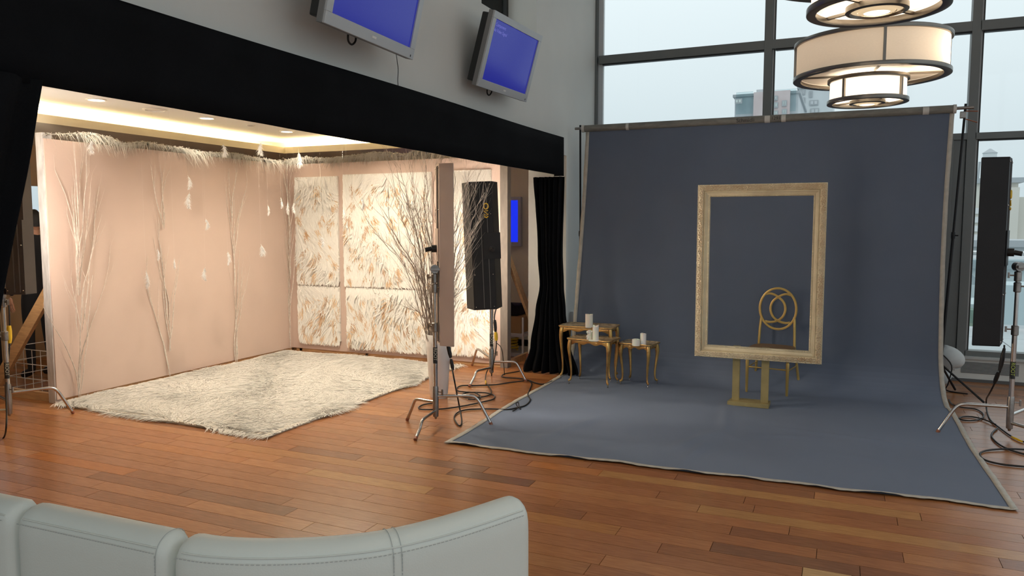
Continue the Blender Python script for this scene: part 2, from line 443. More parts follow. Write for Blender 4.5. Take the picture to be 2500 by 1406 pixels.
def plank_geo(mb, p):
    a, b, y0, y1, c = p; g = .0005; e = .0009
    mb.col = c; z = -rf.uniform(0, .0004)
    vs = [(a+g, y0+g, -.02), (b-g, y0+g, -.02), (b-g, y1-g, -.02), (a+g, y1-g, -.02),
          (a+g+e, y0+g+e, z), (b-g-e, y0+g+e, z), (b-g-e, y1-g-e, z), (a+g+e, y1-g-e, z)]
    mb.add(vs, [(0, 3, 2, 1), (4, 5, 6, 7), (0, 1, 5, 4), (1, 2, 6, 5), (2, 3, 7, 6), (3, 0, 4, 7)])
for p in planks[:300]:
    mb = MB(); plank_geo(mb, p); mb.build('plank', M['plank'], flr)
mb = MB()
for p in planks[300:]: plank_geo(mb, p)
mb.build('far_planks', M['plank'], flr)['kind'] = 'stuff'

# main left wall with the opening of the side room and a high interior window
WX = -2.8; OP0, OP1 = 5.75, 6.97; ZB = 3.42; WT = .38
mb = MB()
mb.box(WX-WT, -4.2, 0, WX, 1.0, 2.35)
mb.box(WX-WT, -4.2, 2.35, WX, OP0, 5.6)
mb.box(WX-WT, OP0, 2.35, WX, OP1, ZB)
mb.box(WX-WT, OP0, 4.9, WX, OP1, 5.6)
mb.box(WX-WT, OP1, 2.35, WX, 7.86, 5.6)
mb.box(WX-WT-.07, 7.86, 0, WX, 9.0, 5.6)
struct('wall_left', mb, M['wallgrey'])
w2 = sthing('window_2')
mb = MB(); xx = WX - WT + .05
mb.box(xx-.03, OP0+.40, ZB, xx+.03, OP0+.47, 4.9); mb.box(xx-.03, OP0, ZB, xx+.03, OP0+.03, 4.9); mb.box(xx-.03, OP1-.04, ZB, xx+.03, OP1, 4.9); mb.box(xx-.03, OP0, ZB, xx+.03, OP1, ZB+.03)
mb.build('window_frame', M['tvback'], w2)
MB().box(xx-.003, OP0+.03, ZB+.03, xx+.003, OP0+.40, 4.9).build('window_pane', M['glass'], w2)
MB().box(xx-.003, OP0+.47, ZB+.03, xx+.003, OP1-.04, 4.9).build('window_pane', M['glass'], w2)
# ceiling, other walls
struct('ceiling', MB().box(-3.25, -4.2, 5.6, 6.3, 9.0, 5.75), M['ceil'])
mb = MB(); mb.box(-2.8, -4.35, 0, 6.2, -4.15, .3); mb.box(-2.8, -4.35, 5.3, 6.2, -4.15, 5.6); mb.box(-3.2, -4.35, 0, -2.6, -4.15, 5.6)
for x in (-.6, 1.4, 3.4, 5.9): mb.box(x, -4.3, 0, x+.1, -4.15, 5.6)
for z in (2.45, 3.55): mb.box(-2.8, -4.3, z, 6.2, -4.15, z+.08)
struct('wall_back', mb, M['wallgrey'])
mb = MB(); mb.box(6.1, -4.2, 0, 6.25, 9, .25)
for y in (-4.1, -1.0, 2.2, 5.4, 8.8): mb.box(6.1, y, 0, 6.2, y+.1, 5.6)
for z in (2.45, 3.55): mb.box(6.1, -4.1, z, 6.2, 8.9, z+.08)
struct('wall_right', mb, M['alu'])
# side room behind the opening
mb = MB()
mb.box(-8.8, 9.0, 0, -3.1, 9.15, 2.55)
mb.box(-8.8, 1.0, 0, -3.2, .85, 3.0)
mb.box(-7.45, 1.0, 2.6, -7.3, 8.5, 3.0); mb.box(-7.45, 8.35, 2.6, -2.9, 8.5, 3.0)
struct('wall_side', mb, M['cream'])
mb = MB(); mb.box(-8.95, 1.0, 0, -8.8, 9.15, .9); mb.box(-8.95, 1.0, 2.06, -8.8, 9.15, 2.6); mb.box(-8.95, 7.2, .9, -8.8, 9.15, 2.06); mb.box(-8.95, 1.0, .9, -8.8, 4.9, 2.06)
struct('wall_side_left', mb, M['tan'])
w3 = sthing('window_3'); mb = MB(); mb.box(-8.93, 4.9, .9, -8.86, 4.95, 2.06); mb.box(-8.93, 5.9, .9, -8.86, 5.96, 2.06); mb.box(-8.93, 7.15, .9, -8.86, 7.2, 2.06)
mb.build('window_frame', M['alu'], w3); MB().box(-8.9, 4.9, .9, -8.89, 7.2, 2.06).build('window_pane', M['glass'], w3)
mb = MB(); mb.box(-8.8, 1.0, 2.535, -6.8, 9.0, 2.6); mb.box(-6.8, 8.0, 2.535, -3.15, 9.0, 2.6)
mb.box(-6.86, 1.0, 2.6, -6.8, 8.06, 2.615); mb.box(-6.8, 8.0, 2.6, -3.15, 8.06, 2.615)
struct('trim_1', mb, M['cream'])
cl2 = struct('ceiling_side', MB().box(-7.45, 1.0, 2.72, -2.85, 8.5, 2.95), M['ceil'])
tr = struct('baseboard_pier', MB().box(-3.27, 7.845, 0, -2.79, 7.86, .13), M['redbase'])

# window wall: aluminium curtain glazing
WY = 8.85
w1 = sthing('window_1')
def mull(x0, x1, z0=.05, z1=5.6, d=.14): return MB().box(x0, WY, z0, x1, WY+d, z1)
mull(-2.85, -2.775).build('mullion', M['alu'], w1, bevel=.003)
mull(-2.775, -2.715, d=.05).build('mullion', M['alulight'], w1).location.y = .06
for a in (-.865, 1.103, 3.05, 5.0):
    mull(a, a+.082).build('mullion', M['alu'], w1, bevel=.003)
    MB().box(a+.084, WY+.06, .3, a+.102, WY+.11, 5.6).build('gasket', M['alulight'], w1)
    MB().box(a+.102, WY+.05, .3, a+.112, WY+.10, 5.6).build('gasket', M['tvback'], w1)
xs = [(-2.715, -.865), (-.745, 1.103), (1.215, 3.05), (3.17, 5.0)]
for a, b in xs:
    for z0, z1 in ((3.515, 3.61), (2.45, 2.515), (.26, .315)):
        if a < 0 and z1 < 1: pass
        MB().box(a-.04, WY, z0, b, WY+.13, z1).build('transom', M['alu'], w1, bevel=.002)
        MB().box(a, WY+.03, z0-.014, b, WY+.09, z0).build('gasket', M['tvback'], w1)
for a, b in xs:
    for z0, z1 in ((.315, 2.45), (2.515, 3.515), (3.61, 5.6)):
        MB().box(a-.03, WY+.075, z0, b, WY+.081, z1).build('window_pane', M['glass'], w1)
# solid door leaf and frame right of the cloth
MB().box(.62, WY-.01, .05, .99, WY+.06, 2.45).build('door_frame', M['alu'], w1, bevel=.004)
MB().box(.99, WY+.02, .05, 1.10, WY+.09, 2.45).build('door_frame', M['alu'], w1, bevel=.004)
MB().box(-2.8, WY-.03, 5.0, 6.1, WY+.15, 5.6).build('transom', M['alu'], w1)
mb = MB(); mb.box(1.0, WY-.06, .235, 6.1, WY+.14, .262); struct('trim_2', mb, M['sill'], bevel=.004)
mb = MB(); mb.box(-2.8, WY-.02, 0, 6.1, WY+.12, .235); kp = struct('trim_3', mb, M['wallgrey'])
for a in (1.15, 1.75, 2.35):
    for k in range(9):
        MB().box(a, WY-.026, .09+k*.013, a+.5, WY-.018, .097+k*.013).build('vent_slat', M['vent'], kp)
struct('baseboard_front', MB().box(-2.8, WY-.035, 0, 6.1, WY-.02, .03), M['vent'])

# ------------------------------------------------------------------ outside: terrace and far buildings
tf = struct('terrace_floor', MB().box(-6, 9.0, -.25, 16, 12.6, .10), M['subfloor'])
for i in range(9):
    for j in range(3):
        MB().box(-.5+i*1.2, 9.05+j*1.2, .10, .688+i*1.2, 10.238+j*1.2, .125).build('paving_slab', M['terrace'], tf, bevel=.004, seg=1)
t = thing('terrace_railing', 'pale tubular terrace railing with glass panels outside the right window', 'railing', (3.0, 12.4, .1))
z_r = 1.1992
MB().tube([(-2, 12.4, z_r), (14, 12.4, z_r)], .032, 12).build('handrail', M['railmetal'], t, smooth=40)
for i in range(8):
    MB().tube([(-.4+1.8*i, 12.4, .1), (-.4+1.8*i, 12.4, z_r)], .02, 8).build('post', M['railmetal'], t, smooth=40)
    MB().box(-.32+1.8*i, 12.395, .2, 1.32+1.8*i, 12.405, z_r-.08).build('glass_panel', M['railglass'], t)
def bld(name, label, x0, x1, Y, z0, z1, m, depth=8, roofm='roof', cat='building'):
    t = thing(name, label, cat, ((x0+x1)/2, Y, z0))
    MB().box(x0, Y, z0, x1, Y+depth, z1).build('wall', m, t)
    MB().box(x0-.2, Y-.2, z1, x1+.2, Y+depth, z1+.25).build('roof', M[roofm], t)
    return t
def wins(t, pts, Y, m='winfar', fr='roof'):
    for (x0, z0, x1, z1) in pts:
        f_ = MB().box(x0, Y-.12, z0, x1, Y, z1).build('window', M[fr], t)
        MB().box(x0+.12, Y-.16, z0+.12, (x0+x1)/2-.05, Y-.10, z1-.12).build('pane', M[m], f_)
        MB().box((x0+x1)/2+.05, Y-.16, z0+.12, x1-.12, Y-.10, z1-.12).build('pane', M[m], f_)
# brick and grey apartment block seen over the cloth
YB = 80
def R4(a, b): return (a[0], min(a[2], b[2]), b[0], max(a[2], b[2]))
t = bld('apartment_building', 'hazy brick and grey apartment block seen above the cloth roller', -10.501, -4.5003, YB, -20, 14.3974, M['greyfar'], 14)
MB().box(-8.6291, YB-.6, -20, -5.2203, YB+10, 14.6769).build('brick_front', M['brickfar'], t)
MB().box(-8.5502, YB+1, 14.6717, -7.0644, YB+8, 15.1857).build('penthouse', M['greyfar'], t)
for a, b in (((-10.3273, 80.0, 14.6257), (-8.7075, 80.0, 14.7981)), ((-6.991, 80.0, 14.6395), (-4.6725, 80.0, 14.7949))):
    MB().box(a[0], YB-.5, a[2]-2.0, b[0], YB-.4, b[2]).build('roof_balustrade', M['railglass'], t)
wins(t, [R4(*q) for q in [((-10.4238, 80.0, 13.6555), (-9.7177, 80.0, 14.1387)), ((-6.8895, 80.0, 13.7541), (-6.3636, 80.0, 14.1983)), ((-6.8696, 80.0, 13.0329), (-6.3072, 80.0, 13.5573)), ((-5.9509, 80.0, 13.1366), (-5.51, 80.0, 13.7051)), ((-6.8497, 80.0, 12.3107), (-6.2847, 80.0, 12.758)), ((-5.9281, 80.0, 12.3382), (-5.4858, 80.0, 12.8697))]], YB-.6)
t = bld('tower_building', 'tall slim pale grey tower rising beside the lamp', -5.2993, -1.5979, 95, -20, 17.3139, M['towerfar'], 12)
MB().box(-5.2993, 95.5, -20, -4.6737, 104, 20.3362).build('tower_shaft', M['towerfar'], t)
wins(t, [R4(*q) for q in [((-5.0823, 95.0, 16.5821), (-4.6129, 95.0, 17.2029)), ((-4.1855, 95.0, 16.2421), (-3.8113, 95.0, 16.9606)), ((-5.054, 95.0, 15.6447), (-4.5843, 95.0, 16.2685)), ((-4.1124, 95.0, 15.3052), (-3.1638, 95.0, 15.896)), ((-5.0257, 95.0, 14.7059), (-4.5558, 95.0, 15.3328)), ((-3.9949, 95.0, 14.3647), (-3.0466, 95.0, 14.9603))]], 95, 'greyfar')
# beige block with a rooftop water tank, right window
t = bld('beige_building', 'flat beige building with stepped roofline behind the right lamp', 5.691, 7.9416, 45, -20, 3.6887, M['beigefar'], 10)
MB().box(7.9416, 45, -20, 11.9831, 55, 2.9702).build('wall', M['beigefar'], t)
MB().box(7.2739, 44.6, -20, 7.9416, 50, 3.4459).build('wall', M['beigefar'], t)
MB().tube([(6.1672, 45.0, 3.6824), (6.2258, 45.0, 4.7765)], .06, 6).build('antenna', M['roof'], t)
for k in range(6):
    MB().box(5.9463, 44.9, 2.1449+.0-.45*k, 6.399, 45, 2.1449+.30-.45*k).build('louvre', M['whitefar'], t)
t = thing('water_tank', 'grey rooftop water tank with a conical cap above the right lamp', 'water tank', (8.7946, 60.0, 5.956))
c = Vector((8.8671, 60.0, 4.3626)); rr = 0.4146; zt = 6.3944
MB().lathe([(rr, c.z), (rr, zt)], 20, Matrix.Translation((c.x, c.y, 0))).build('tank', M['towerfar'], t, smooth=40)
MB().lathe([(rr*1.12, zt), (.05, 6.6955)], 20, Matrix.Translation((c.x, c.y, 0))).build('conical_cap', M['roof'], t, smooth=40)
for sx_ in (-1, 1): MB().bar((c.x+sx_*rr*.7, c.y, c.z-8), (c.x+sx_*rr*.7, c.y, c.z), .3, .3).build('leg', M['roof'], t)
# lower terraces and houses behind the railing
t = bld('white_house', 'low white stepped house with a grey pitched roof behind the railing', 3.1074, 6.3297, 26, -12, 0.3064, M['whitefar'], 6)
MB().prism([(3.0991, -0.0571), (3.1097, 0.2491), (3.2944, 0.2088), (3.5446, -0.0428)], 24, 25.5, Matrix(((1,0,0,0),(0,0,1,0),(0,1,0,0),(0,0,0,1)))).build('pitched_roof', M['roof'], t)
MB().box(2.9749, 22, -12, 5.3675, 24, -0.4056).build('wall', M['whitefar'], t)
MB().box(2.7423, 21, -12, 2.9898, 21.9, -0.4599).build('planting', M['greenfar'], t)
MB().box(3.3189, 20.5, -12, 4.6953, 21.9, 0.2025).build('wall', M['towerfar'], t)
struct('terrace_parapet', MB().box(-6, 12.7, -1, 16, 12.9, 0.0861), M['parapet'])
t = bld('grey_block', 'long low grey block just above the terrace handrail', 4.2308, 8.8438, 34, -12, 0.7479, M['parapet'], 3)

# ------------------------------------------------------------------ black drapes of the opening
VX = -2.7
t = thing('black_valance', 'long black fabric valance across the top of the side room opening', 'drape', (VX, 4.5, 2.1))
def val(u_, v_):
    y = 1.35 + u_*(7.475-1.35)
    top = 2.50 + .004*math.sin(y*1.7)
    bot = 2.105 + .0015*math.sin(y*3.1)
    z = bot + (top-bot)*v_
    return (VX + .004*math.sin(y*4.3+1) + .003*math.sin(y*11)*(1-v_) - .05*(1 - v_)*0, y, z)
mb = MB(); mb.grid(val, 120, 4); mb.grid(lambda u_, v_: (VX-.1*v_, val(u_, 1)[1], val(u_, 1)[2]), 60, 1)
mb.grid(lambda u_, v_: (VX-.1*v_, 7.475, 2.105+u_*.395), 2, 1)
mb.build('fabric_band', M['black'], t, smooth=60, solid=.006)
MB().tube([(VX-.04, 1.3, 2.40), (VX-.04, 7.47, 2.49)], .012, 8).build('rail', M['blackmetal'], t)
# right curtain
t = thing('black_curtain', 'gathered black curtain hanging at the right end of the opening', 'curtain', (-2.85, 7.5, 0))
def cur(u_, v_):
    z = 2.10*(1-v_) + .012*v_
    zz = 1-v_
    pts = [(0, -3.045, -2.70), (.38, -2.985, -2.715), (.55, -2.955, -2.70), (.68, -3.005, -2.67), (.86, -3.07, -2.60), (1, -3.17, -2.505)]
    for i in range(len(pts)-1):
        if pts[i][0] <= v_ <= pts[i+1][0]:
            s_ = (v_-pts[i][0])/(pts[i+1][0]-pts[i][0]); s_ = s_*s_*(3-2*s_)
            l = pts[i][1]*(1-s_)+pts[i+1][1]*s_; r_ = pts[i][2]*(1-s_)+pts[i+1][2]*s_
    amp = .030 + .030*v_
    x = l + (r_-l)*u_ + .008*math.sin(u_*40+v_*3)
    y = 7.50 + amp*math.sin(u_*2*PI*6.5 + 1.2*math.sin(v_*2.2)) + .012*math.sin(u_*2*PI*15+v_*5) - .02*v_
    return (x, y, z)
mb = MB(); mb.grid(cur, 150, 40); mb.build('curtain_cloth', M['black'], t, smooth=80, solid=.004)
# left curtain, pulled back towards the camera
t = thing('black_curtain', 'black curtain at the left edge of the opening, slanting to the floor', 'curtain', (-2.72, 1.4, 0))
CP = [(-2.68, 1.8605, 2.1074), (-2.68, 1.8355, 2.009), (-2.68, 1.8123, 1.8872), (-2.68, 1.7778, 1.7426), (-2.68, 1.7262, 1.5439), (-2.68, 1.6874, 1.3831), (-2.68, 1.6422, 1.173), (-2.68, 1.5649, 0.9033)]
CZ = [p[2] for p in CP]; CY = [p[1] for p in CP]
def curl(u_, v_):
    z = 2.12*(1-v_) + .012*v_
    e = float(np.interp(z, CZ[::-1], CY[::-1])) 
    y = .95 + (e-.95)*u_
    return (VX + .03 - .05*v_ + .028*math.sin(u_*2*PI*5 + v_) , y, z)
mb = MB(); mb.grid(curl, 90, 24); mb.build('curtain_cloth', M['black'], t, smooth=80, solid=.004)

# ------------------------------------------------------------------ pink set walls
FH = 2.348
t = thing('pink_flat', 'long pink painted set wall on the left of the feather set', 'set wall', (-6.4, 6.0, 0))
MB().box(-6.412, 4.44, .035, -6.4, 7.6, FH).build('painted_panel', M['pink'], t)
MB().box(-6.50, 4.43, 0, -6.412, 4.52, 2.40).build('upright', M['whitewood'], t, bevel=.003)
for y in (5.5, 6.5, 7.5): MB().box(-6.49, y, .0, -6.412, y+.04, FH).build('upright', M['pine'], t)
MB().box(-6.49, 4.52, 0, -6.413, 7.6, .04).build('bottom_rail', M['pine'], t)
MB().box(-7.45, 4.46, 0, -6.51, 4.50, .075).build('foot_board', M['pine'], t)
MB().bar((-7.32, 4.48, .07), (-6.50, 4.48, 1.0), .035, .11).build('diagonal_brace', M['pine'], t)
t = thing('pink_flat', 'pink painted set wall at the back carrying the feather panels', 'set wall', (-5, 7.6, 0))
MB().box(-6.4, 7.6, .035, -3.475, 7.612, FH).build('painted_panel', M['pink'], t)
M['greytimber'] = mat('dull_grey_timber', (.20, .17, .145), .7, var=.25, vscale=8, stretch=(4, 4, 1))
MB().box(-3.475, 7.585, 0, -3.385, 7.68, 2.42).build('upright', M['greytimber'], t, bevel=.003)
for x in (-6.3, -5.3, -4.3): MB().box(x, 7.613, 0, x+.04, 7.69, FH).build('upright', M['pine'], t)
MB().box(-6.35, 7.613, 0, -3.48, 7.69, .034).build('bottom_rail', M['pine'], t)
MB().bar((-3.43, 8.75, .05), (-3.43, 7.69, 1.25), .035, .09).build('diagonal_brace', M['pine'], t)
MB().box(-3.45, 7.69, 0, -3.41, 8.8, .07).build('foot_board', M['pine'], t)

# ------------------------------------------------------------------ fluffy rug
rng = np.random.default_rng(3)
t = thing('fluffy_rug', 'large cream white long-haired rug on the floor of the feather set', 'rug', (-5.1, 5.9, 0))
RP = [(-6.33, 4.40), (-3.92, 4.34), (-3.90, 7.46), (-6.33, 7.46)]
MB().prism(RP, .001, .022).build('rug_base', M['rugback'], t)
N = 105000
ux = rng.random(N); uy = rng.random(N)
X = -6.35 + ux*2.46; Y = (4.38 - .05*ux) + uy*(3.09+.05*ux)
ang = 2.0*np.sin(X*2.3+1.3*np.sin(Y*1.9))+1.7*np.sin(Y*3.1+X) + rng.normal(0, .55, N)
lean = 1.25 + .4*np.sin(X*7+Y*5) + rng.normal(0, .15, N)
dz = np.ones(N)
edge = np.minimum(np.minimum(ux, 1-ux), np.minimum(uy, 1-uy))
ox = np.where(ux < .02, -.5, np.where(ux > .98, .3, 0)); oy = np.where(uy < .018, -.7, np.where(uy > .982, .3, 0))
dirs = np.stack([np.cos(ang)*lean+ox, np.sin(ang)*lean*.8+oy, dz*np.where(edge < .02, .5, 1)], 1)
lens = rng.uniform(.05, .085, N)*(1+.18*np.sin(X*9+2*np.sin(Y*4))*np.sin(Y*8))
bend = np.stack([np.cos(ang), np.sin(ang), -np.ones(N)*.9], 1)*.5
g = rng.uniform(.90, 1.0, N)[:, None]
cols = np.array([[.99, .95, .885]])*g
blades('pile', np.stack([X, Y, np.full(N, .018)], 1), dirs, lens, rng.uniform(.006, .011, N), cols, M['furup'], t, bend, seg=2, lie=(0, 0, 1), twist=.45)

# ------------------------------------------------------------------ feather panels
def feather_panel(label, x0, x1, z0, z1, seed, nbrown):
    r_ = np.random.default_rng(seed)
    t = thing('feather_wall_hanging', label, 'wall hanging', ((x0+x1)/2, 7.58, z0))
    MB().box(x0, 7.566, z0, x1, 7.598, z1).build('board', M['white'], t)
    A = (x1-x0)*(z1-z0); N = int(12000*A)
    X = r_.uniform(x0, x1, N); Z = r_.uniform(z0, z1, N)
    sw = .9*np.sin(X*6+1.7*np.sin(Z*5)+seed)+.6*np.sin(Z*9+X*4)
    dirs = np.stack([.45*sw + r_.normal(0, .35, N) + .25, -.11 + r_.normal(0, .04, N), -.95 + .3*np.sin(X*5+Z*7+seed) + r_.normal(0, .3, N)], 1)
    dirs[:, 1] = np.minimum(dirs[:, 1], -.04)
    top = (z1 - Z) < .03
    dirs[top, 2] = -.9
    lens = r_.uniform(.05, .105, N)
    # keep tips from sticking out above the top edge
    d = dirs/np.linalg.norm(dirs, axis=1)[:, None]
    over = np.maximum(0, (Z + d[:, 2]*lens) - z1 + .005); lens = np.maximum(.03, lens - over*1.2)
    bend = np.stack([.25*sw, np.full(N, .04), np.full(N, -.25)], 1)
    ex = X + d[:, 0]*lens + bend[:, 0]*lens
    lens = np.where((ex < x0-.008) | (ex > x1+.008), np.clip(np.minimum(np.abs(X-x0), np.abs(x1-X))*1.1, .012, .10), lens)
    ez = Z + d[:, 2]*lens
    lens = np.where(ez < z0-.05, lens*.6, lens)
    cols = np.array([[1.0, .96, .90]])*r_.uniform(.92, 1.0, N)[:, None]
    # brown-tipped tufts
    nc = nbrown; gx = max(1, int(round(math.sqrt(nc*(x1-x0)/(z1-z0))))); gz = max(1, int(math.ceil(nc/gx)))
    for i in range(gx):
        for j in range(gz):
            cx = x0 + (i+.5+r_.uniform(-.33, .33))*(x1-x0)/gx; cz = z0 + (j+.5+r_.uniform(-.33, .33))*(z1-z0-.1)/gz
            w_ = r_.uniform(.016, .036); h_ = r_.uniform(.035, .085); tl = r_.uniform(-.25, .5)
            dx = (X-cx) - tl*(Z-cz)
            q = (dx/w_)**2 + ((Z-cz)/h_)**2
            m_ = q < r_.uniform(.5, 1.3, N)
            bc = np.array([[.60, .36, .19], [.68, .46, .28], [.48, .29, .18]][r_.integers(0, 3)])
            k = r_.uniform(.25, 1.0, N)[:, None]
            cols = np.where(m_[:, None], bc*k + (1-k)*np.array([.93, .80, .64]), cols)
    roots = np.stack([X, np.full(N, 7.566), Z], 1)
    blades('feathers', roots, dirs, lens, r_.uniform(.009, .019, N), cols, M['furfront'], t, bend, seg=3, taper=(.7, 1, .8, .1), lie=(0, -1, 0), twist=.22)
    return t
GP = None
feather_panel('narrow tall white feather panel, upper left nearest the corner', -6.28, -5.64, .90, 2.185, 11, 24)
feather_panel('wide tall white feather panel, upper middle of the back wall', -5.555, -4.335, .90, 2.20, 12, 52)
feather_panel('bright white feather panel behind the black lamp, upper right', -4.22, -3.58, .92, 2.205, 13, 22)
feather_panel('small square white feather panel, lower left nearest the corner', -6.275, -5.64, .16, .835, 14, 18)
feather_panel('wide low white feather panel, lower middle of the back wall', -5.535, -4.30, .14, .835, 15, 34)
feather_panel('low white feather panel behind the vase, lower right', -4.22, -3.56, .16, .86, 16, 16)

# ------------------------------------------------------------------ feather garlands over the set walls
def garland(label, path, seed, gaps=()):
    r_ = np.random.default_rng(seed)
    P = [Vector(p) for p in path]; pl_ = spline(P, 8)
    t = thing('feather_garland', label, 'garland', tuple(P[0]))
    MB().tube(pl_, .006, 6).build('cord', M['hem'], t)
    pts = np.array([tuple(p) for p in pl_]); seg = np.linalg.norm(np.diff(pts, axis=0), axis=1); cum = np.concatenate([[0], np.cumsum(seg)]); Lt = cum[-1]
    N = int(2300*Lt)
    s_ = r_.uniform(0, Lt, N)
    pos = np.stack([np.interp(s_, cum, pts[:, i]) for i in range(3)], 1)
    tan = (pts[-1]-pts[0])/Lt
    dens = .62 + .38*np.sin(s_*7+seed) * np.sin(s_*2.9+1)
    for (a, b) in gaps: dens[(s_ > a) & (s_ < b)] = .12
    keep = r_.random(N) < dens; pos = pos[keep]; s_ = s_[keep]; N = len(pos)
    nrm = np.cross(tan, [0, 0, 1]); ph = r_.uniform(-1, 1, N)
    dirs = nrm[None]*ph[:, None]*1.1 + np.array([0, 0, .55])[None] + tan[None]*r_.normal(0, .35, N)[:, None]
    bend = np.stack([r_.normal(0, .2, N), r_.normal(0, .2, N), np.full(N, -1.6)], 1) + tan[None]*(.3*np.sin(s_*5))[:, None]
    lens = np.where(r_.random(N) < .5, r_.uniform(.03, .065, N), r_.uniform(.08, .15, N))*(1+.25*np.sin(s_*6+seed))
    cols = np.array([[.99, .95, .88]])*r_.uniform(.9, 1, N)[:, None]
    blades('plumes', pos + r_.normal(0, .008, (N, 3)), dirs, lens, r_.uniform(.003, .007, N), cols, M['furup'], t, bend, seg=3)
    return t
garland('white feather garland strung above the long left pink wall', [(-6.4, 4.4455, 2.3818), (-6.4, 4.8028, 2.4203), (-6.4, 5.0622, 2.41), (-6.4, 5.2287, 2.3725), (-6.4, 5.4874, 2.4054), (-6.4, 5.8651, 2.3915), (-6.4, 6.2503, 2.3737), (-6.4, 6.6108, 2.3953), (-6.4, 7.0815, 2.3772), (-6.4, 7.482, 2.3685)], 5, ((0, .36),))
garland('white feather garland strung above the back pink wall', [(-6.419, 7.58, 2.3866), (-6.1504, 7.58, 2.4178), (-5.7792, 7.58, 2.395), (-5.4187, 7.58, 2.4116), (-5.0122, 7.58, 2.4352), (-4.7037, 7.58, 2.4095), (-4.5113, 7.58, 2.435), (-4.2429, 7.58, 2.411), (-3.5251, 7.58, 2.375)], 8)

# ------------------------------------------------------------------ hanging feathers
def feather(px_name, pos, size, seed, where, wide=.3):
    r_ = np.random.default_rng(seed); rr_ = random.Random(seed)
    t = thing('hanging_feather', where, 'feather', pos, 0, 'single feathers hanging on threads')
    x, y, z = pos
    MB().tube([(x, y, 2.715), (x, y, z+size/2)], .00025, 3, caps=False).build('thread', M['white'], t)
    a = rr_.uniform(0, 2*PI); cx = .02*math.cos(a); cy = .02*math.sin(a)
    q = [(x + cx*math.sin(PI*k/6), y + cy*math.sin(PI*k/6), z + size/2 - size*k/6) for k in range(7)]
    MB().tube(q, [.0018, .0018, .0016, .0013, .001, .0008, .0005], 5).build('quill', M['white'], t)
    N = 170
    u_ = r_.uniform(.08, 1, N); i = np.clip((u_*6).astype(int), 0, 5); f_ = u_*6-i; Q = np.array(q)
    root = Q[i]*(1-f_[:, None]) + Q[i+1]*f_[:, None]
    a2 = a + np.where(r_.random(N) < .5, 0, PI) + r_.normal(0, .5, N)
    L_ = size*wide*(np.sin(PI*np.clip(u_, .05, .95))**.6)*r_.uniform(.5, 1.1, N)
    dirs = np.stack([np.cos(a2), np.sin(a2), -r_.uniform(.2, 1.6, N)], 1)
    blades('vane', root, dirs, L_, np.full(N, .005), np.full((N, 3), .99)*r_.uniform(.95, 1, N)[:, None], M['fur'], t, np.stack([0*u_, 0*u_, -.4+0*u_], 1), seg=2)
    return t
FE = [((-5.7559, 5.4009, 2.0021), .13, 'small white feather highest of the string left of centre on the left pink wall'),
      ((-5.7322, 5.3955, 1.8303), .16, 'ragged white feather hanging just under another on the left pink wall'),
      ((-5.7434, 5.589, 1.604), .11, 'slim white feather in mid air right of the ragged pair'),
      ((-5.8367, 4.9535, 1.0987), .16, 'long white feather hanging alone left of the second branch bundle'),
      ((-5.9148, 5.1587, 1.319), .11, 'white feather touching the left side of the second branch bundle'),
      ((-5.7669, 5.2158, 1.2343), .10, 'small white feather just right of the second branch bundle'),
      ((-5.727, 5.5515, 1.1186), .13, 'white feather lowest in the middle of the left pink wall'),
      ((-5.6826, 5.8034, 1.2621), .14, 'curled white feather in front of the third branch bundle'),
      ((-5.4495, 6.0226, 1.3412), .12, 'round fluffy white feather low between third branch bundle and corner'),
      ((-5.5383, 6.2405, 1.7499), .11, 'faint white feather high between third branch bundle and corner'),
      ((-5.4833, 6.3812, 1.8255), .11, 'white feather leftmost of three close together at the corner'),
      ((-5.3462, 6.3269, 1.7713), .13, 'bright white feather in the middle of three at the corner'),
      ((-5.4171, 6.5157, 1.78), .12, 'pale feather rightmost of three close together at the corner'),
      ((-5.075, 6.523, 1.4178), .12, 'white feather hanging before the narrow tall feather panel'),
      ((-4.6355, 6.6433, 1.8184), .13, 'slim curved white feather before the wide tall feather panel'),
      ((-4.8698, 6.6403, 1.7128), .12, 'pale feather before the left edge of the wide tall feather panel'),
      ((-4.8298, 6.6467, 1.5913), .10, 'small feather lowest at the left edge of the wide tall feather panel'),
      ((-5.6096, 5.7147, 2.3302), .12, 'fluffy feather hanging at the garland above the third branch bundle'),
      ((-5.4096, 6.025, 2.3664), .13, 'fluffy feather hanging against the cove just left of the corner'),
      ((-5.1945, 6.33, 2.2724), .16, 'fluffy feather hanging at the garland just right of the corner'),
      ((-6.053, 4.6388, 2.2834), .12, 'broad white feather hanging from the garland near its left end')]
for i, (p, s_, lb) in enumerate(FE): feather('', p, s_, 100+i, lb, .42 if 'fluffy' in lb or 'round' in lb or 'broad' in lb else .26)

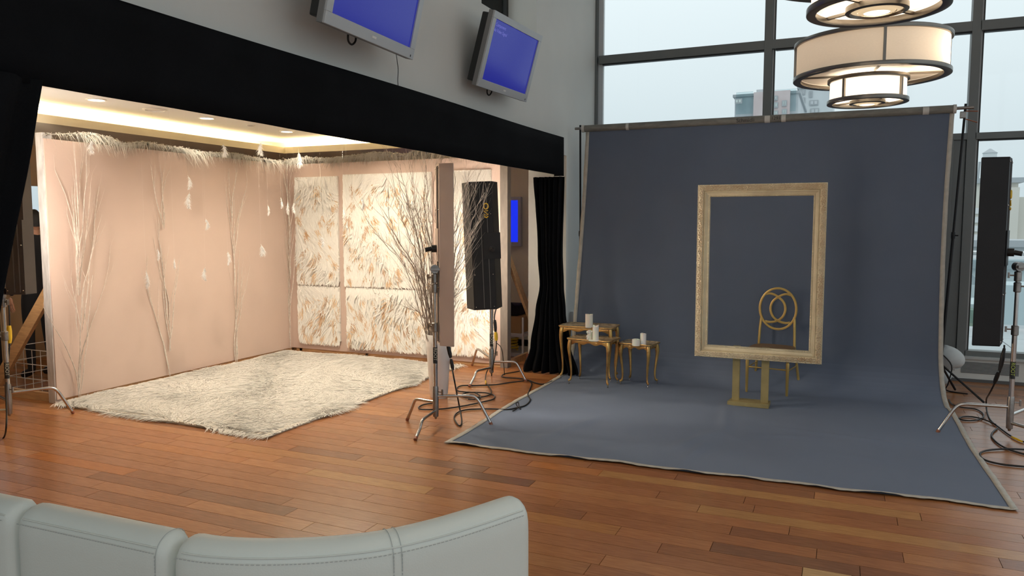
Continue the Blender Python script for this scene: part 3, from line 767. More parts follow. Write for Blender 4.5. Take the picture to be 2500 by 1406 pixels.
# ------------------------------------------------------------------ branches
def twig(mb, p, d, L_, r0, rr_, depth=0, flat=None, n=5, up=.25, so=1.0):
    """one wandering shoot with side shoots"""
    pts = [Vector(p)]; d = Vector(d).normalized(); k = max(4, int(L_/.11)); side = []
    for i in range(k):
        j = Vector((rr_.gauss(0, .10), rr_.gauss(0, .10), rr_.gauss(0, .06)))
        d = (d + j + Vector((0, 0, up*.12))).normalized()
        pts.append(pts[-1] + d*(L_/k))
        if depth < 2 and i > k*.25 and rr_.random() < (.42 if depth == 0 else .30):
            side.append((pts[-1].copy(), d.copy(), i/k))
    if flat: pts = [Vector(flat(q)) for q in pts]
    rs = [r0*(1-.75*i/k) for i in range(k+1)]
    if flat: rs[0] *= .35
    mb.tube(pts, rs, n if depth == 0 else 4, caps=False)
    for (q, dd, f_) in side:
        a = rr_.uniform(0, 2*PI); o_ = Vector((math.cos(a), math.sin(a), .1))*rr_.uniform(.35, .75)*so
        twig(mb, flat(q) if flat else q, dd + o_, L_*(1-f_)*rr_.uniform(.35, .7)+.06, r0*(1-.75*f_)*.6, rr_, depth+1, flat, 4, up, so)
def wall_bundle(label, base, top, seed, axis, n=9, spread=.13, m='paint_or_lit_branch', face=None):
    rr_ = random.Random(seed); base = Vector(base); top = Vector(top)
    t = thing('branch_bundle', label, 'branches', tuple(base), 0, None)
    H_ = top.z - base.z
    for i in range(n):
        mb = MB()
        z0 = rr_.choice([0, 0, .12, .25, .4, .55, .7])*H_; f0 = z0/H_
        L_ = min(H_*rr_.uniform(.38, .62), H_ - z0)
        p = base.lerp(top, f0) + axis*rr_.gauss(0, spread*.12)
        ft = f0 + L_/H_; tgt = base.lerp(top, ft) + axis*rr_.gauss(0, spread*(.18+.42*math.sin(PI*min(1, ft*.75))))
        fl_ = face
        twig(mb, p, tgt-p, L_, rr_.uniform(.0042, .0075), rr_, 0, fl_, 5, 1.3, .55)
        mb.build('branch', M[m], t, smooth=60)
    return t
def faceL(q):
    q = Vector(q); q.x = max(-6.39, min(q.x, -6.24)); q.z = min(q.z, 2.5); return q
def faceB(q):
    q = Vector(q); q.y = min(7.56, max(q.y, 7.44)); q.x = max(-6.39, q.x); return q
AY = Vector((0, 1, 0))
wall_bundle('bright whitewashed branches on the left pink wall nearest its white end post', (-6.36, 4.6284, 0.0282), (-6.36, 4.7293, 2.3484), 21, AY, 14, .12, 'paint_or_lit_branch', faceL)
wall_bundle('thin brownish branches on the left pink wall, second from its end post', (-6.37, 5.6648, 0.0248), (-6.37, 5.6242, 2.2124), 22, AY, 10, .085, 'paint_or_lit_branch', faceL)
wall_bundle('thin pale branches on the left pink wall, third from its end post', (-6.37, 6.58, -0.0019), (-6.37, 6.592, 2.2369), 23, AY, 10, .10, 'paint_or_lit_branch', faceL)
wall_bundle('slender branches standing in the corner of the two pink walls', (-6.388, 7.54, 0.0226), (-6.3381, 7.54, 2.2498), 24, Vector((1, 0, 0)), 11, .06, 'paint_or_lit_branch', faceB)

# vase with tall branches
t = thing('tall_vase', 'tall tapered white floor vase behind the middle lamp stand', 'vase', (-3.40, 6.05, 0))
VZ = 0.5914
MB().lathe([(.078, 0), (.082, .01), (.112, VZ*.75), (.116, VZ-.004), (.112, VZ), (.104, VZ-.01), (.095, VZ*.55), (.001, VZ*.52)], 32, m4((-3.40, 6.05, 0)), cap=False).build('vase_body', M['vase'], t, smooth=50)
MB().lathe([(.078, .0005), (.001, .0006)], 32, m4((-3.40, 6.05, 0)), cap=False).build('vase_foot', M['vase'], t)
t = thing('branch_spray', 'tall spray of bare twigs fanning out of the white vase', 'branches', (-3.40, 6.05, .4))
ra = np.array((0.9156, 0.4021, 0.0)); RV = Vector(tuple(ra))
rr_ = random.Random(5)
tips = []
c0_ = Vector((-3.40, 6.05, VZ-.05))
fan = [(895, 500, 1.0), (905, 560, 1), (945, 362, 1), (960, 372, .9), (985, 400, 1), (1000, 395, 1), (1015, 380, 1), (1030, 375, .9), (1045, 400, 1), (1050, 430, .9), (1060, 380, 1),
       (1075, 385, 1), (930, 520, 1), (958, 500, 1), (975, 470, 1), (1140, 470, 1), (1160, 395, 1), (1150, 420, 1), (1178, 400, 1), (1190, 450, 1), (1185, 470, 1), (1172, 520, 1), (1150, 560, 1), (1135, 520, 1), (990, 440, 1), (1020, 440, 1), (1120, 430, 1), (1110, 480, 1), (985, 745, 1), (1000, 600, 1), (1010, 650, 1), (1130, 640, 1), (1145, 690, 1), (1175, 415, 1), (1128, 700, 1)]
def upx(x, y):   # offsets from the vase axis at the vase's own distance
    return RV*((x-1070)*6.98/1838) + Vector((0, 0, (820-y)*6.98/1838))
for i, (x, y, _) in enumerate(fan):
    off = upx(x, y); dd = rr_.gauss(0, .18)
    tgt = c0_ + off + Vector((-.4, .91, 0))*dd + (Vector((0, 0, 0)))
    a = rr_.uniform(0, 2*PI); p = c0_ + Vector((math.cos(a), math.sin(a), 0))*rr_.uniform(.01, .07) + RV*(.05*(1 if x > 1070 else -1)); p.z -= .12
    mid = p.lerp(tgt, .5) + Vector((0, 0, .12)) - RV*off.dot(RV)*.12
    curve = spline([p, p.lerp(mid, .5)+Vector((0, 0, .03)), mid, mid.lerp(tgt, .5)+Vector((rr_.gauss(0, .03), rr_.gauss(0, .03), 0)), tgt], 5)
    curve = [q + Vector((rr_.gauss(0, .006), rr_.gauss(0, .006), 0)) for q in curve]
    mb = MB(); n_ = len(curve); r0 = rr_.uniform(.004, .0065)
    mb.tube(curve, [r0*(1-.72*k/(n_-1)) for k in range(n_)], 5, caps=False)
    for k in range(4, n_-1):
        for _2 in range(2):
            if rr_.random() < .62:
                d_ = (curve[k+1]-curve[k]).normalized(); a = rr_.uniform(0, 2*PI)
                o_ = Vector((math.cos(a), math.sin(a), rr_.uniform(0, .3)))*rr_.uniform(.3, .65)
                twig(mb, curve[k], d_+o_, rr_.uniform(.12, .45)*(1-.4*k/n_), r0*.5*(1-.5*k/n_), rr_, 1, None, 4, .8)
    mb.build('branch', M['brown' if x < 1090 else 'paint_or_lit_branch'], t, smooth=60)  # right side of the spray paler: lamp light put into the branch colour

# ------------------------------------------------------------------ century stands and strip lamps
def cstand(label, base, feet, zb, ztop, seed=0, head_rz=0, sticker='sticktext', stz=.5):
    x, y = base
    t = thing('lamp_stand', label, 'stand', (x, y, 0))
    T = m4((x, y, 0))
    mb = MB(T); mb.tube([(0, 0, zb), (0, 0, ztop*.66)], .0175, 16); mb.build('mast', M['chrome'], t, smooth=40)
    mb = MB(T); mb.tube([(0, 0, ztop*.66), (0, 0, ztop)], .0145, 14); mb.build('riser', M['chrome'], t, smooth=40)
    mb = MB(T); mb.lathe([(.008, zb-.05), (.012, zb-.035), (.022, zb-.03), (.024, zb+.02), (.024, zb+.20), (.02, zb+.215)], 16); mb.build('hub', M['dullsteel'], t, smooth=30)
    for i, (a, h, rad) in enumerate(feet):
        ca, sa = math.cos(a), math.sin(a)
        f_ = lambda r_, z: (r_*ca, r_*sa, z)
        pts = [f_(.015, h)] + [f_(rad*.55, h+.004)] + bez(f_(rad*.62, h+.004), f_(rad*.72, h), f_(rad*.74, h-.01), f_(rad*.80, h-.05), 6) + [f_(rad, .014)]
        mb = MB(T); mb.tube(pts, .0125, 12); lg = mb.build('leg', M['chrome'], t, smooth=40)
        mb = MB(T); d_ = (Vector(pts[-1])-Vector(pts[-2])).normalized(); mb.tube([Vector(pts[-1])-d_*.012, Vector(pts[-1])+d_*.012], .0138, 10); mb.build('foot_cap', M['redbase'], lg, smooth=40)
    mb = MB(T); mb.tube([(.02, 0, zb+.17), (.055, .0, zb+.17)], .005, 8); mb.cbox((.06, 0, zb+.17), (.012, .012, .045)); mb.build('leg_lock_key', M['dullsteel'], t, bevel=.002)
    for k, zz in enumerate((ztop*.66, ztop-.10, ztop-.02)):
        mb = MB(T); mb.lathe([(.019, zz-.045), (.025, zz-.04), (.025, zz+.025), (.019, zz+.03)], 16)
        s_ = 1 if k % 2 else -1
        mb.tube([(.02*s_, 0, zz), (.05*s_, 0, zz)], .006, 8); mb.cbox((.058*s_, 0, zz), (.012, .018, .042), None)
        mb.build('clamp_collar', M['dullsteel'], t, smooth=30)
    # gobo head
    G = T @ m4((0, 0, ztop+.045), head_rz)
    mb = MB(G); mb.tube([(0, -.03, 0), (0, .03, 0)], .034, 20); mb.tube([(0, -.036, 0), (0, -.03, 0)], .014, 12); mb.tube([(0, 0, -.05), (0, 0, 0)], .012, 10)
    mb.build('grip_head', M['dullsteel'], t, smooth=30)
    mb = MB(G); mb.tube([(0, -.06, 0), (0, -.03, 0)], .007, 8); mb.cbox((-.0, -.062, .0), (.07, .012, .022)); mb.build('head_handle', M['dullsteel'], t, bevel=.004)
    if stz:
        mb = MB(T); mb.lathe([(.0181, stz), (.0181, stz+.13)], 24, cap=False); st = mb.build('label_sticker', M['stickerdark'], t, smooth=60)
        ang = math.atan2(-y, -x)
        TT = T @ m4((math.cos(ang)*.0186, math.sin(ang)*.0186, stz+.125), ang + PI/2, 0) @ Matrix.Rotation(PI/2, 4, 'X') @ Matrix.Rotation(-PI/2, 4, 'Z') @ Matrix.Translation((0, -.010, 0))
        text_mesh('ROOT', .036, TT, 'sticker_lettering', M[sticker], st)
    return t
def strip_lamp(label, centre, rz, roll=0, tilt=0, W=.34, H_=1.28, T_=.12, bm='blackmetal', cable=None, glow=True, logo=True, knob=(0, -.02)):
    """four-tube fluorescent strip: local x = width, z = height, the tubes face -y, the mounting back is +y"""
    t = thing('strip_lamp', label, 'lamp', (0, 0, 0))
    t.location = centre; t.rotation_euler = (0, 0, rz)
    B = Matrix.Translation(centre) @ Matrix.Rotation(rz, 4, 'Z') @ Matrix.Rotation(roll, 4, 'Y') @ Matrix.Rotation(tilt, 4, 'X')
    w_, h_ = W/2, H_/2
    mb = MB(B); mb.box(-w_*.62, T_*.15, -h_, w_*.62, T_*.5, h_); mb.build('housing', M[bm], t, bevel=.008)
    for s_ in (-1, 1):
        vs = [(s_*w_*.62, T_*.5, -h_), (s_*w_*.62, T_*.5, h_), (s_*w_, -T_*.5, h_), (s_*w_, -T_*.5, -h_)]
        vs2 = [(v[0]-s_*.006, v[1]-.004, v[2]) for v in vs]
        mb = MB(B); mb.add(vs+vs2, [(0, 1, 2, 3), (7, 6, 5, 4), (0, 4, 5, 1), (1, 5, 6, 2), (2, 6, 7, 3), (3, 7, 4, 0)]); mb.build('side_wing', M[bm], t)
    for s_ in (-1, 1):
        mb = MB(B); mb.prism([(-w_*.62, T_*.5), (w_*.62, T_*.5), (w_, -T_*.5), (-w_, -T_*.5)], s_*h_-.004, s_*h_+.004); mb.build('end_plate', M[bm], t)
    mb = MB(B)
    for x in (-w_*.3, w_*.05): mb.box(x-.003, T_*.5, -h_*.98, x+.003, T_*.5+.006, h_*.98)
    mb.build('seam_ridge', M['vent'], t)
    mb = MB(B); mb.box(-w_*.55, T_*.09, -h_*.97, w_*.55, T_*.15, h_*.97); mb.build('reflector', M['chrome'], t)
    for k in range(4):
        x = (-.75+k*.5)*w_*.66
        mb = MB(B); mb.tube([(x, T_*.15-.02, -h_*.95), (x, T_*.15-.02, h_*.95)], .015, 10); mb.build('lamp_tube', M['tubelow'] if glow == 'low' else M['tubedim'] if glow == 'dim' else (M['tubeglow'] if glow else M['white']), t, smooth=60)
    if glow and glow != 'dim':
        mb = MB(B); nl = 12
        for k in range(nl+1):
            x = -w_*.78 + k*w_*1.56/nl; mb.box(x-.0012, -T_*.5+.002, -h_*.97, x+.0012, -T_*.5+.034, h_*.97)
        mb.build('louvre', M['chrome'], t)['kind'] = 'stuff'  # added slats keep the tube light off the pier and post
    mb = MB(B); kx, kz = knob
    mb.box(kx-.085, T_*.5+.002, kz-.10, kx+.085, T_*.5+.010, kz+.16); mb.build('mount_plate', M[bm], t, bevel=.002)
    mb = MB(B); mb.tube([(kx, T_*.5, kz), (kx, T_*.5+.05, kz)], .030, 16); mb.tube([(kx, T_*.5+.05, kz), (kx, T_*.5+.10, kz-.01)], .018, 12); mb.build('swivel_knob', M['rubber'], t, smooth=40)
    mb = MB(B)
    for x in (-w_*.5, w_*.5):
        for z in (-h_*.96, h_*.96, -h_*.45, h_*.5): mb.ball((x, T_*.5+.002, z), .006, 8)
    mb.build('rivet', M['chrome'], t, smooth=60)['kind'] = 'stuff'
    if logo:
        mb = MB(B); z = h_*.62; x = -w_*.25; yy = T_*.5+.008
        mb.tube([(x+.022*math.cos(a), yy, z+.028*math.sin(a)) for a in [2*PI*i/16 for i in range(16)]], .006, 6, closed=True)
        mb.tube([(x-.02, yy, z-.045), (x+.022, yy, z-.045), (x-.02, yy, z-.085), (x+.022, yy, z-.085)], .005, 6)
        mb.tube([(x-.02, yy, z-.10), (x, yy, z-.112), (x+.02, yy, z-.10)], .006, 6)
        mb.build('yellow_emblem', M['yellow'], t)
    return t
def cable(name, label, pts, r_=.0075, m='rubber', parts=None, cat='cable', n=6):
    t = thing(name, label, cat, tuple(pts[0]))
    MB().tube(spline(pts, 5), r_, 8).build('cord', M[m], t, smooth=60)
    if parts:
        for (pn, a, b, rad, mm) in parts: MB().tube(spline([a, b], 3), [rad*.7, rad, rad, rad*.7], 10).build(pn, M[mm], t, smooth=40)
    return t

# middle lamp (brown-lit back) by the vase
B1 = (-2.9402, 5.1764, 0.0); b1 = (B1[0], B1[1])
def feet_from(b, F_, hs): return [(math.atan2(f_[1]-b[1], f_[0]-b[0]), h, math.hypot(f_[0]-b[0], f_[1]-b[1])) for f_, h in zip(F_, hs)]
cstand('chrome lamp stand standing before the white vase at the rug corner', b1, feet_from(b1, [(-3.2145, 5.1941, 0.0), (-2.861, 4.7342, 0.0), (-2.532, 5.3422, 0.0)], (.185, .115, .235)), .10, 1.2064, 1, 0.6)
VD = math.radians(23.7+6)     # view direction there, left of +y
c1c = Vector((-2.909, 5.2767, 1.3593))
strip_lamp('grey-backed strip lamp seen edge-on beside the white vase', tuple(c1c), math.radians(126.5), math.radians(-.8), 0, .36, 1.42, .10, 'brownmetal', logo=False, glow='low', knob=(0, .05))
# black lamp in front of the back wall
B2 = (-3.2556, 6.8908, 0.0); b2 = (B2[0], B2[1])
cstand('chrome lamp stand behind the vase carrying the black strip lamp', b2, feet_from(b2, [(-3.3268, 6.5396, 0.0), (-2.9205, 6.9938, 0.0), (-3.8108, 7.5551, 0.0)], (.14, .20, .235)), .12, 1.2209, 2, 2.2, stz=.36)
c2c = Vector((-3.31, 6.802, 1.3872))
strip_lamp('black strip lamp with a yellow emblem before the back pink wall', tuple(c2c), math.radians(208), math.radians(2.2), math.radians(0), .36, 1.26, .21, 'blackmetal', knob=(-.09, -.03))
# left lamp behind the curtain
B0 = (-6.1558, 3.8604, 0.0); b0 = (B0[0], B0[1])
cstand('chrome lamp stand at the left edge beside the end of the pink wall', b0, feet_from(b0, [(-5.9346, 4.248, 0.0), (-6.3703, 3.6298, 0.0), (-7.0779, 4.1465, 0.0)], (.24, .10, .17)), .10, 1.0808, 3, 1.0, stz=.36)
strip_lamp('charcoal strip lamp half hidden by the left black curtain', (-6.0608, 3.9291, 1.7561), math.radians(218), 0, 0, .22, 1.42, .12, 'greypanel', logo=False, glow='dim')
# right lamp
B3 = (1.1936, 6.5974, 0.0); b3 = (B3[0], B3[1])
cstand('chrome lamp stand at the right edge beside the blue-grey cloth', b3, feet_from(b3, [(0.7186, 6.5232, 0.0), (1.8757, 7.8327, 0.0), (1.4407, 6.241, 0.0)], (.235, .17, .115)), .10, 1.2448, 4, .3, 'sticktextg', stz=.45)
strip_lamp('black strip lamp standing tall at the right window', (1.0223, 6.5681, 1.3966), math.radians(-104), 0, 0, .34, 1.37, .165, 'blackmetal', knob=(.0, 0), logo=True, glow=False)

# ------------------------------------------------------------------ cables
cable('power_cable', 'black cable dropping from the vase-side strip lamp and looping on the planks', [(-3.5436, 6.4932, 0.42), (-3.4477, 6.3723, 0.3), (-2.8187, 5.233, 0.4544), (-2.7634, 5.1891, 0.3097), (-2.8616, 5.4255, 0.12), (-2.7813, 5.3203, 0.02), (-2.7324, 5.199, 0.009), (-2.8007, 5.266, 0.009), (-2.8943, 5.4016, 0.009), (-2.9481, 5.5552, 0.009), (-2.9281, 5.6749, 0.009), (-2.8275, 5.7568, 0.009), (-2.7111, 5.8079, 0.009), (-2.6003, 5.8198, 0.012), (-2.5457, 5.9061, 0.014), (-2.5119, 6.0181, 0.014), (-2.5502, 6.2192, 0.014), (-2.655, 6.4142, 0.012), (-2.7436, 6.6903, 0.009), (-2.8118, 6.8952, 0.009), (-2.8955, 7.0339, 0.009), (-2.7934, 6.9481, 0.009), (-2.6931, 6.9283, 0.009), (-2.6641, 7.0765, 0.014)], .0062,
      parts=[('plug_connector', (-2.8594, 5.2335, 0.6536), (-2.8324, 5.235, 0.5419), .016, 'rubber'), ('plug_connector', (-2.8303, 5.2351, 0.5322), (-2.813, 5.2346, 0.4447), .015, 'rubber')])
t = thing('cable_tie', 'black tie strap knotted round the cable on the cloth', 'strap', (-2.559, 5.9369, 0.009))
MB().tube(spline([(-2.53, 5.7773, 0.016), (-2.5246, 5.8704, 0.022), (-2.553, 5.9015, 0.05), (-2.5533, 5.9506, 0.05), (-2.5206, 5.896, 0.022), (-2.4929, 5.8635, 0.016)], 5), .005, 6).build('strap', M['rubber'], t)
cable('power_cable', 'dark cable coiled on the planks between the two middle lamp stands', [(-3.274, 6.9118, 0.16), (-3.4106, 7.1089, 0.05), (-3.3737, 6.9931, 0.009), (-3.2639, 6.7738, 0.009), (-3.1018, 6.533, 0.009), (-3.0039, 6.3427, 0.009), (-2.9973, 6.2065, 0.009), (-3.0688, 6.1208, 0.009), (-3.1412, 6.0891, 0.009), (-3.2152, 6.1382, 0.009), (-3.227, 6.256, 0.009), (-3.1561, 6.2954, 0.012), (-3.0312, 6.1774, 0.012), (-3.0096, 6.0774, 0.009), (-3.0916, 6.0415, 0.009)], .0058,
      parts=[('yellow_band', (-3.3043, 6.8492, 0.01), (-3.2301, 6.7064, 0.01), .0075, 'yellow')])
cable('power_cable', 'dark cable in wide loops on the planks between lamp stands and cloth', [(-2.9242, 7.0213, 0.009), (-3.02, 6.8809, 0.009), (-3.1294, 6.7052, 0.009), (-3.2817, 6.6008, 0.009), (-3.4099, 6.532, 0.009), (-3.404, 6.4123, 0.009), (-3.3247, 6.3051, 0.009), (-3.1847, 6.2749, 0.016), (-3.0482, 6.3121, 0.016), (-2.9458, 6.2841, 0.009), (-2.8815, 6.1337, 0.009), (-2.9326, 5.9711, 0.009), (-3.0065, 5.8036, 0.009), (-3.0923, 5.6691, 0.009), (-3.2048, 5.5675, 0.009), (-3.2966, 5.5413, 0.009), (-3.3507, 5.6037, 0.009), (-3.3553, 5.6999, 0.009), (-3.3032, 5.783, 0.009)], .0062)
cable('power_cable', 'dark cable looped flat in front of the black curtain', [(-2.8901, 7.0206, 0.012), (-3.0285, 7.0898, 0.009), (-3.1602, 7.0731, 0.009), (-3.2353, 7.1025, 0.009), (-3.2691, 7.2368, 0.009), (-3.2235, 7.3444, 0.009), (-3.1776, 7.4388, 0.009)], .0058)
cable('power_cable', 'cord with a yellow connector hanging from the black strip lamp', [(-3.1399, 6.7656, 0.7754), (-3.1555, 6.7498, 0.6782), (-3.1399, 6.7443, 0.5446), (-3.1279, 6.7384, 0.4231), (-3.1372, 6.7231, 0.3016), (-3.1506, 6.7083, 0.2045), (-3.3722, 7.1379, 0.0)], .006,
      parts=[('yellow_connector', (-3.1383, 6.7439, 0.5325), (-3.1299, 6.7398, 0.4474), .018, 'yellow'), ('plug_connector', (-3.1514, 6.7494, 0.6539), (-3.1396, 6.7439, 0.5385), .016, 'rubber')])
cable('power_cable', 'thin cord branching off behind the black lamp stand', [(-3.1696, 6.8282, 0.4074), (-3.131, 6.8418, 0.3705), (-3.1093, 6.8445, 0.2966), (-3.2626, 7.2338, 0.0)], .004)
cable('power_cable', 'cable hanging from the strip lamp at the left edge', [(-6.272, 3.9802, 0.9378), (-6.2561, 3.9609, 0.6521), (-6.1683, 3.8608, 0.3367), (-5.6008, 3.4888, 0.15), (-5.725, 3.5353, 0.0), (-5.6403, 3.3994, 0.0)], .006,
      parts=[('yellow_connector', (-6.2158, 3.9353, 0.7765), (-6.2079, 3.9255, 0.6331), .02, 'yellow')])
cable('power_cable', 'black cable dropping from the right strip lamp and looping on the floor', [(1.1439, 6.6661, 0.6915), (1.1422, 6.6546, 0.574), (1.1163, 6.6857, 0.4404), (1.091, 6.8244, 0.2822), (1.1732, 7.4717, 0.1), (1.1765, 7.4422, 0.009), (1.1513, 7.0842, 0.009), (1.1771, 6.8314, 0.009), (1.212, 6.6025, 0.009), (1.2602, 6.4768, 0.009), (1.3508, 6.4371, 0.009)], .0062,
      parts=[('plug_connector', (1.1447, 6.6642, 0.6668), (1.1203, 6.6594, 0.4929), .014, 'rubber'), ('plug_connector', (1.1169, 6.6678, 0.4817), (1.1007, 6.7068, 0.3873), .015, 'rubber'), ('yellow_band', (1.2087, 6.5841, 0.011), (1.2532, 6.4663, 0.011), .0085, 'yellow')])
cable('power_cable', 'black cable with a small loop beside the right edge of the cloth', [(0.9314, 7.7875, 0.009), (0.9366, 7.5888, 0.009), (0.9995, 7.5009, 0.009), (1.0929, 7.4792, 0.009), (1.1277, 7.3486, 0.009), (1.1112, 7.1784, 0.009), (1.0453, 7.0487, 0.009), (0.96, 7.0002, 0.009), (0.9255, 7.0517, 0.009), (0.966, 7.1374, 0.009), (1.0375, 7.1574, 0.009), (1.1043, 7.0704, 0.014), (1.1608, 6.9334, 0.014)], .006)
cable('power_cable', 'black cable in a long flat loop at the right edge of the floor', [(1.1541, 6.8213, 0.009), (1.0929, 6.6456, 0.009), (1.0717, 6.4943, 0.009), (1.0915, 6.3015, 0.009), (1.1486, 6.1787, 0.009), (1.2312, 6.1138, 0.009), (1.3053, 6.2066, 0.009), (1.2238, 6.2269, 0.014), (1.0933, 6.1934, 0.012), (0.974, 6.1102, 0.009), (0.9211, 5.9975, 0.009), (0.9283, 5.8638, 0.009), (1.0103, 5.7987, 0.009), (1.1453, 5.7997, 0.009), (1.2501, 5.8385, 0.009)], .0065)

# ------------------------------------------------------------------ backdrop cloth on its roller
BY = 7.85
t = thing('backdrop', 'large blue-grey canvas backdrop sweeping from its roller onto the floor', 'backdrop', (-.85, BY, 0))
FL = Vector((-2.625, 4.7461, 0.0)); FR = Vector((0.9334, 4.8901, 0.0))
zt = 2.6165
Rr = .42
sv = zt - Rr; sc = Rr*PI/2
def P_path(s_):
    """(y, z) along the middle of the cloth; s_ 0..1 vertical, 1..2 bend, 2..3 floor (fraction of the floor run)"""
    if s_ <= 1: return BY, zt - sv*s_
    a = (s_-1)*PI/2
    if s_ <= 2: return BY - Rr*(1-math.cos(a)), Rr*(1-math.sin(a)) + .004
    return None
def S(u_, s_):
    if s_ <= 2:
        y, z = P_path(s_); k = s_/2
        xl = -2.575 - .13*min(1, s_)**1.3; xr = .868 + .03*max(0, s_-1) - .02*math.sin(PI*min(1, s_))
        x = xl + (xr-xl)*u_
        if s_ <= 1: y -= .010*math.sin(x*2.1+1.2)*s_ + .008*math.sin(x*5.2+s_*2)*s_ + .004*math.sin(x*13+s_*6)
        else: y -= (.010*math.sin(x*2.1+1.2) + .008*math.sin(x*5.2+2))*(2-s_)
        y -= .05*max(0, 1-abs(u_-1)/.10)*max(0, min(1, s_))*0
        return (x, y, z)
    k = s_-2
    yb = BY - Rr
    xl = -2.705*(1-k)+FL.x*k + .012*math.sin(k*9); xr = .898*(1-k)+FR.x*k + .008*math.sin(k*7+1)
    x = xl+(xr-xl)*u_; yf = FL.y+(FR.y-FL.y)*u_ + .010*math.sin(u_*23)+.006*math.sin(u_*57)
    y = yb*(1-k)+yf*k
    z = .006
    # long soft creases
    for (ax, ay, bx, by, h_, w_) in CRE:
        dx, dy = bx-ax, by-ay; L2 = dx*dx+dy*dy; tt = max(0, min(1, ((x-ax)*dx+(y-ay)*dy)/L2))
        d2 = (x-ax-dx*tt)**2+(y-ay-dy*tt)**2
        z += h_*math.exp(-d2/(w_*w_))*math.sin(PI*min(1, max(0, tt*.96+.02)))**.5
    z += .0022*(1+math.sin(x*7+math.sin(y*5)*2)*math.sin(y*9+x*3))
    return (x, y, z)
CRE = [(*(-2.046, 5.0344), *(-1.7717, 6.0012), .012, .05), (*(-1.0644, 5.2452), *(-0.8447, 5.8618), .016, .05), (*(-0.9435, 4.9677), *(-0.8363, 5.706), .012, .035),
       (*(-0.7842, 5.826), *(-0.9037, 6.7741), .016, .045), (*(-0.7809, 5.8029), *(-0.6392, 5.6751), .010, .03), (*(-0.4171, 6.1518), *(0.7669, 5.9968), .009, .035), (*(-0.6282, 5.8334), *(-0.1429, 5.9866), .006, .04), (*(-0.0242, 5.5977), *(0.6404, 5.5071), .006, .05)]
mb = MB(); nu = 150
sl = [i/24 for i in range(24)] + [1+i/12 for i in range(12)] + [2+i/110 for i in range(111)]
vs = [S(i/nu, s_) for i in range(nu+1) for s_ in sl]; nv = len(sl)
mb.add(vs, [(i*nv+j, (i+1)*nv+j, (i+1)*nv+j+1, i*nv+j+1) for i in range(nu) for j in range(nv-1)])
def floor_tone(z): return 1.40 if z < .03 else 1.40 - .40*min(1, (z-.03)/.25)  # canvas colour gets lighter towards and across the floor run
mb.c = [(floor_tone((mb.v[f_[0]][2]+mb.v[f_[2]][2])/2),)*3 for f_ in mb.f]
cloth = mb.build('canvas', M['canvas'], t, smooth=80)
def hem(pts_in, pts_out):
    mb = MB(); n = len(pts_in)
    mb.add([tuple(p) for p in pts_in] + [tuple(p) for p in pts_out], [(i, i+1, n+i+1, n+i) for i in range(n-1)])
    return mb.build('hem', M['hem'], t, smooth=60, solid=.002)
def off(p, d=.003): return (p[0], p[1]-d, p[2]+d)
def nse(a): return .5+.5*math.sin(a*37)*math.sin(a*91+1)
hs = sl[:]
hem([off(S(.0105, s_)) for s_ in hs], [off(S(-.0005-.002*nse(s_), s_)) for s_ in hs])
hem([off(S(1-.009, s_)) for s_ in hs], [off(S(1.0015+.001*nse(s_), s_)) for s_ in hs])
us = [i/260 for i in range(261)]
hem([off(S(u_, 2.987)) for u_ in us], [(lambda p, u_: (p[0], p[1]-.012*nse(u_*2), p[2]+.002+.012*max(0, math.sin(u_*41)*math.sin(u_*17))))(S(u_, 3.0), u_) for u_ in us])
# roller, cross bar, end clamps, lettering
t2 = thing('backdrop_roller', 'grey taped roller tube holding the top of the canvas backdrop', 'roller', (-.85, BY, zt))
zc = zt + .012
MB().tube([(-2.605+.02*i*0+ (3.48)*i/12, BY, zc+.0) for i in range(13)], .036, 20).build('roller_tube', M['tubecard'], t2, smooth=40)
MB().tube([(-2.70, BY, zc+.005), (1.02, BY, zc+.005)], .014, 12).build('cross_bar', M['dullsteel'], t2, smooth=40)
MB().tube([(-2.62, BY, zc), (-2.59, BY, zc)], .040, 20).build('end_tape', M['tape'], t2, smooth=40)
MB().tube([(.86, BY, zc), (.885, BY, zc)], .040, 20).build('end_tape', M['tape'], t2, smooth=40)
for x, w_ in ((-2.13, .03), (-0.7428, .05), (-0.588, .04), (.62, .05)):
    MB().tube([(x, BY-.001, zc-.002), (x+w_, BY-.001, zc-.002)], .0372, 20).build('tape_patch', M['tape'], t2, smooth=40)
TT = Matrix.Translation((-1.0092, BY-.0375, zc-.022)) @ Matrix.Rotation(PI/2, 4, 'X')
text_mesh('Schmidli', .052, TT, 'roller_lettering', M['stickerdark'], t2)
TT = Matrix.Translation((-0.6818, BY-.0375, zc-.016)) @ Matrix.Rotation(PI/2, 4, 'X')
text_mesh('1291', .044, TT, 'roller_lettering', M['stickerdark'], t2)
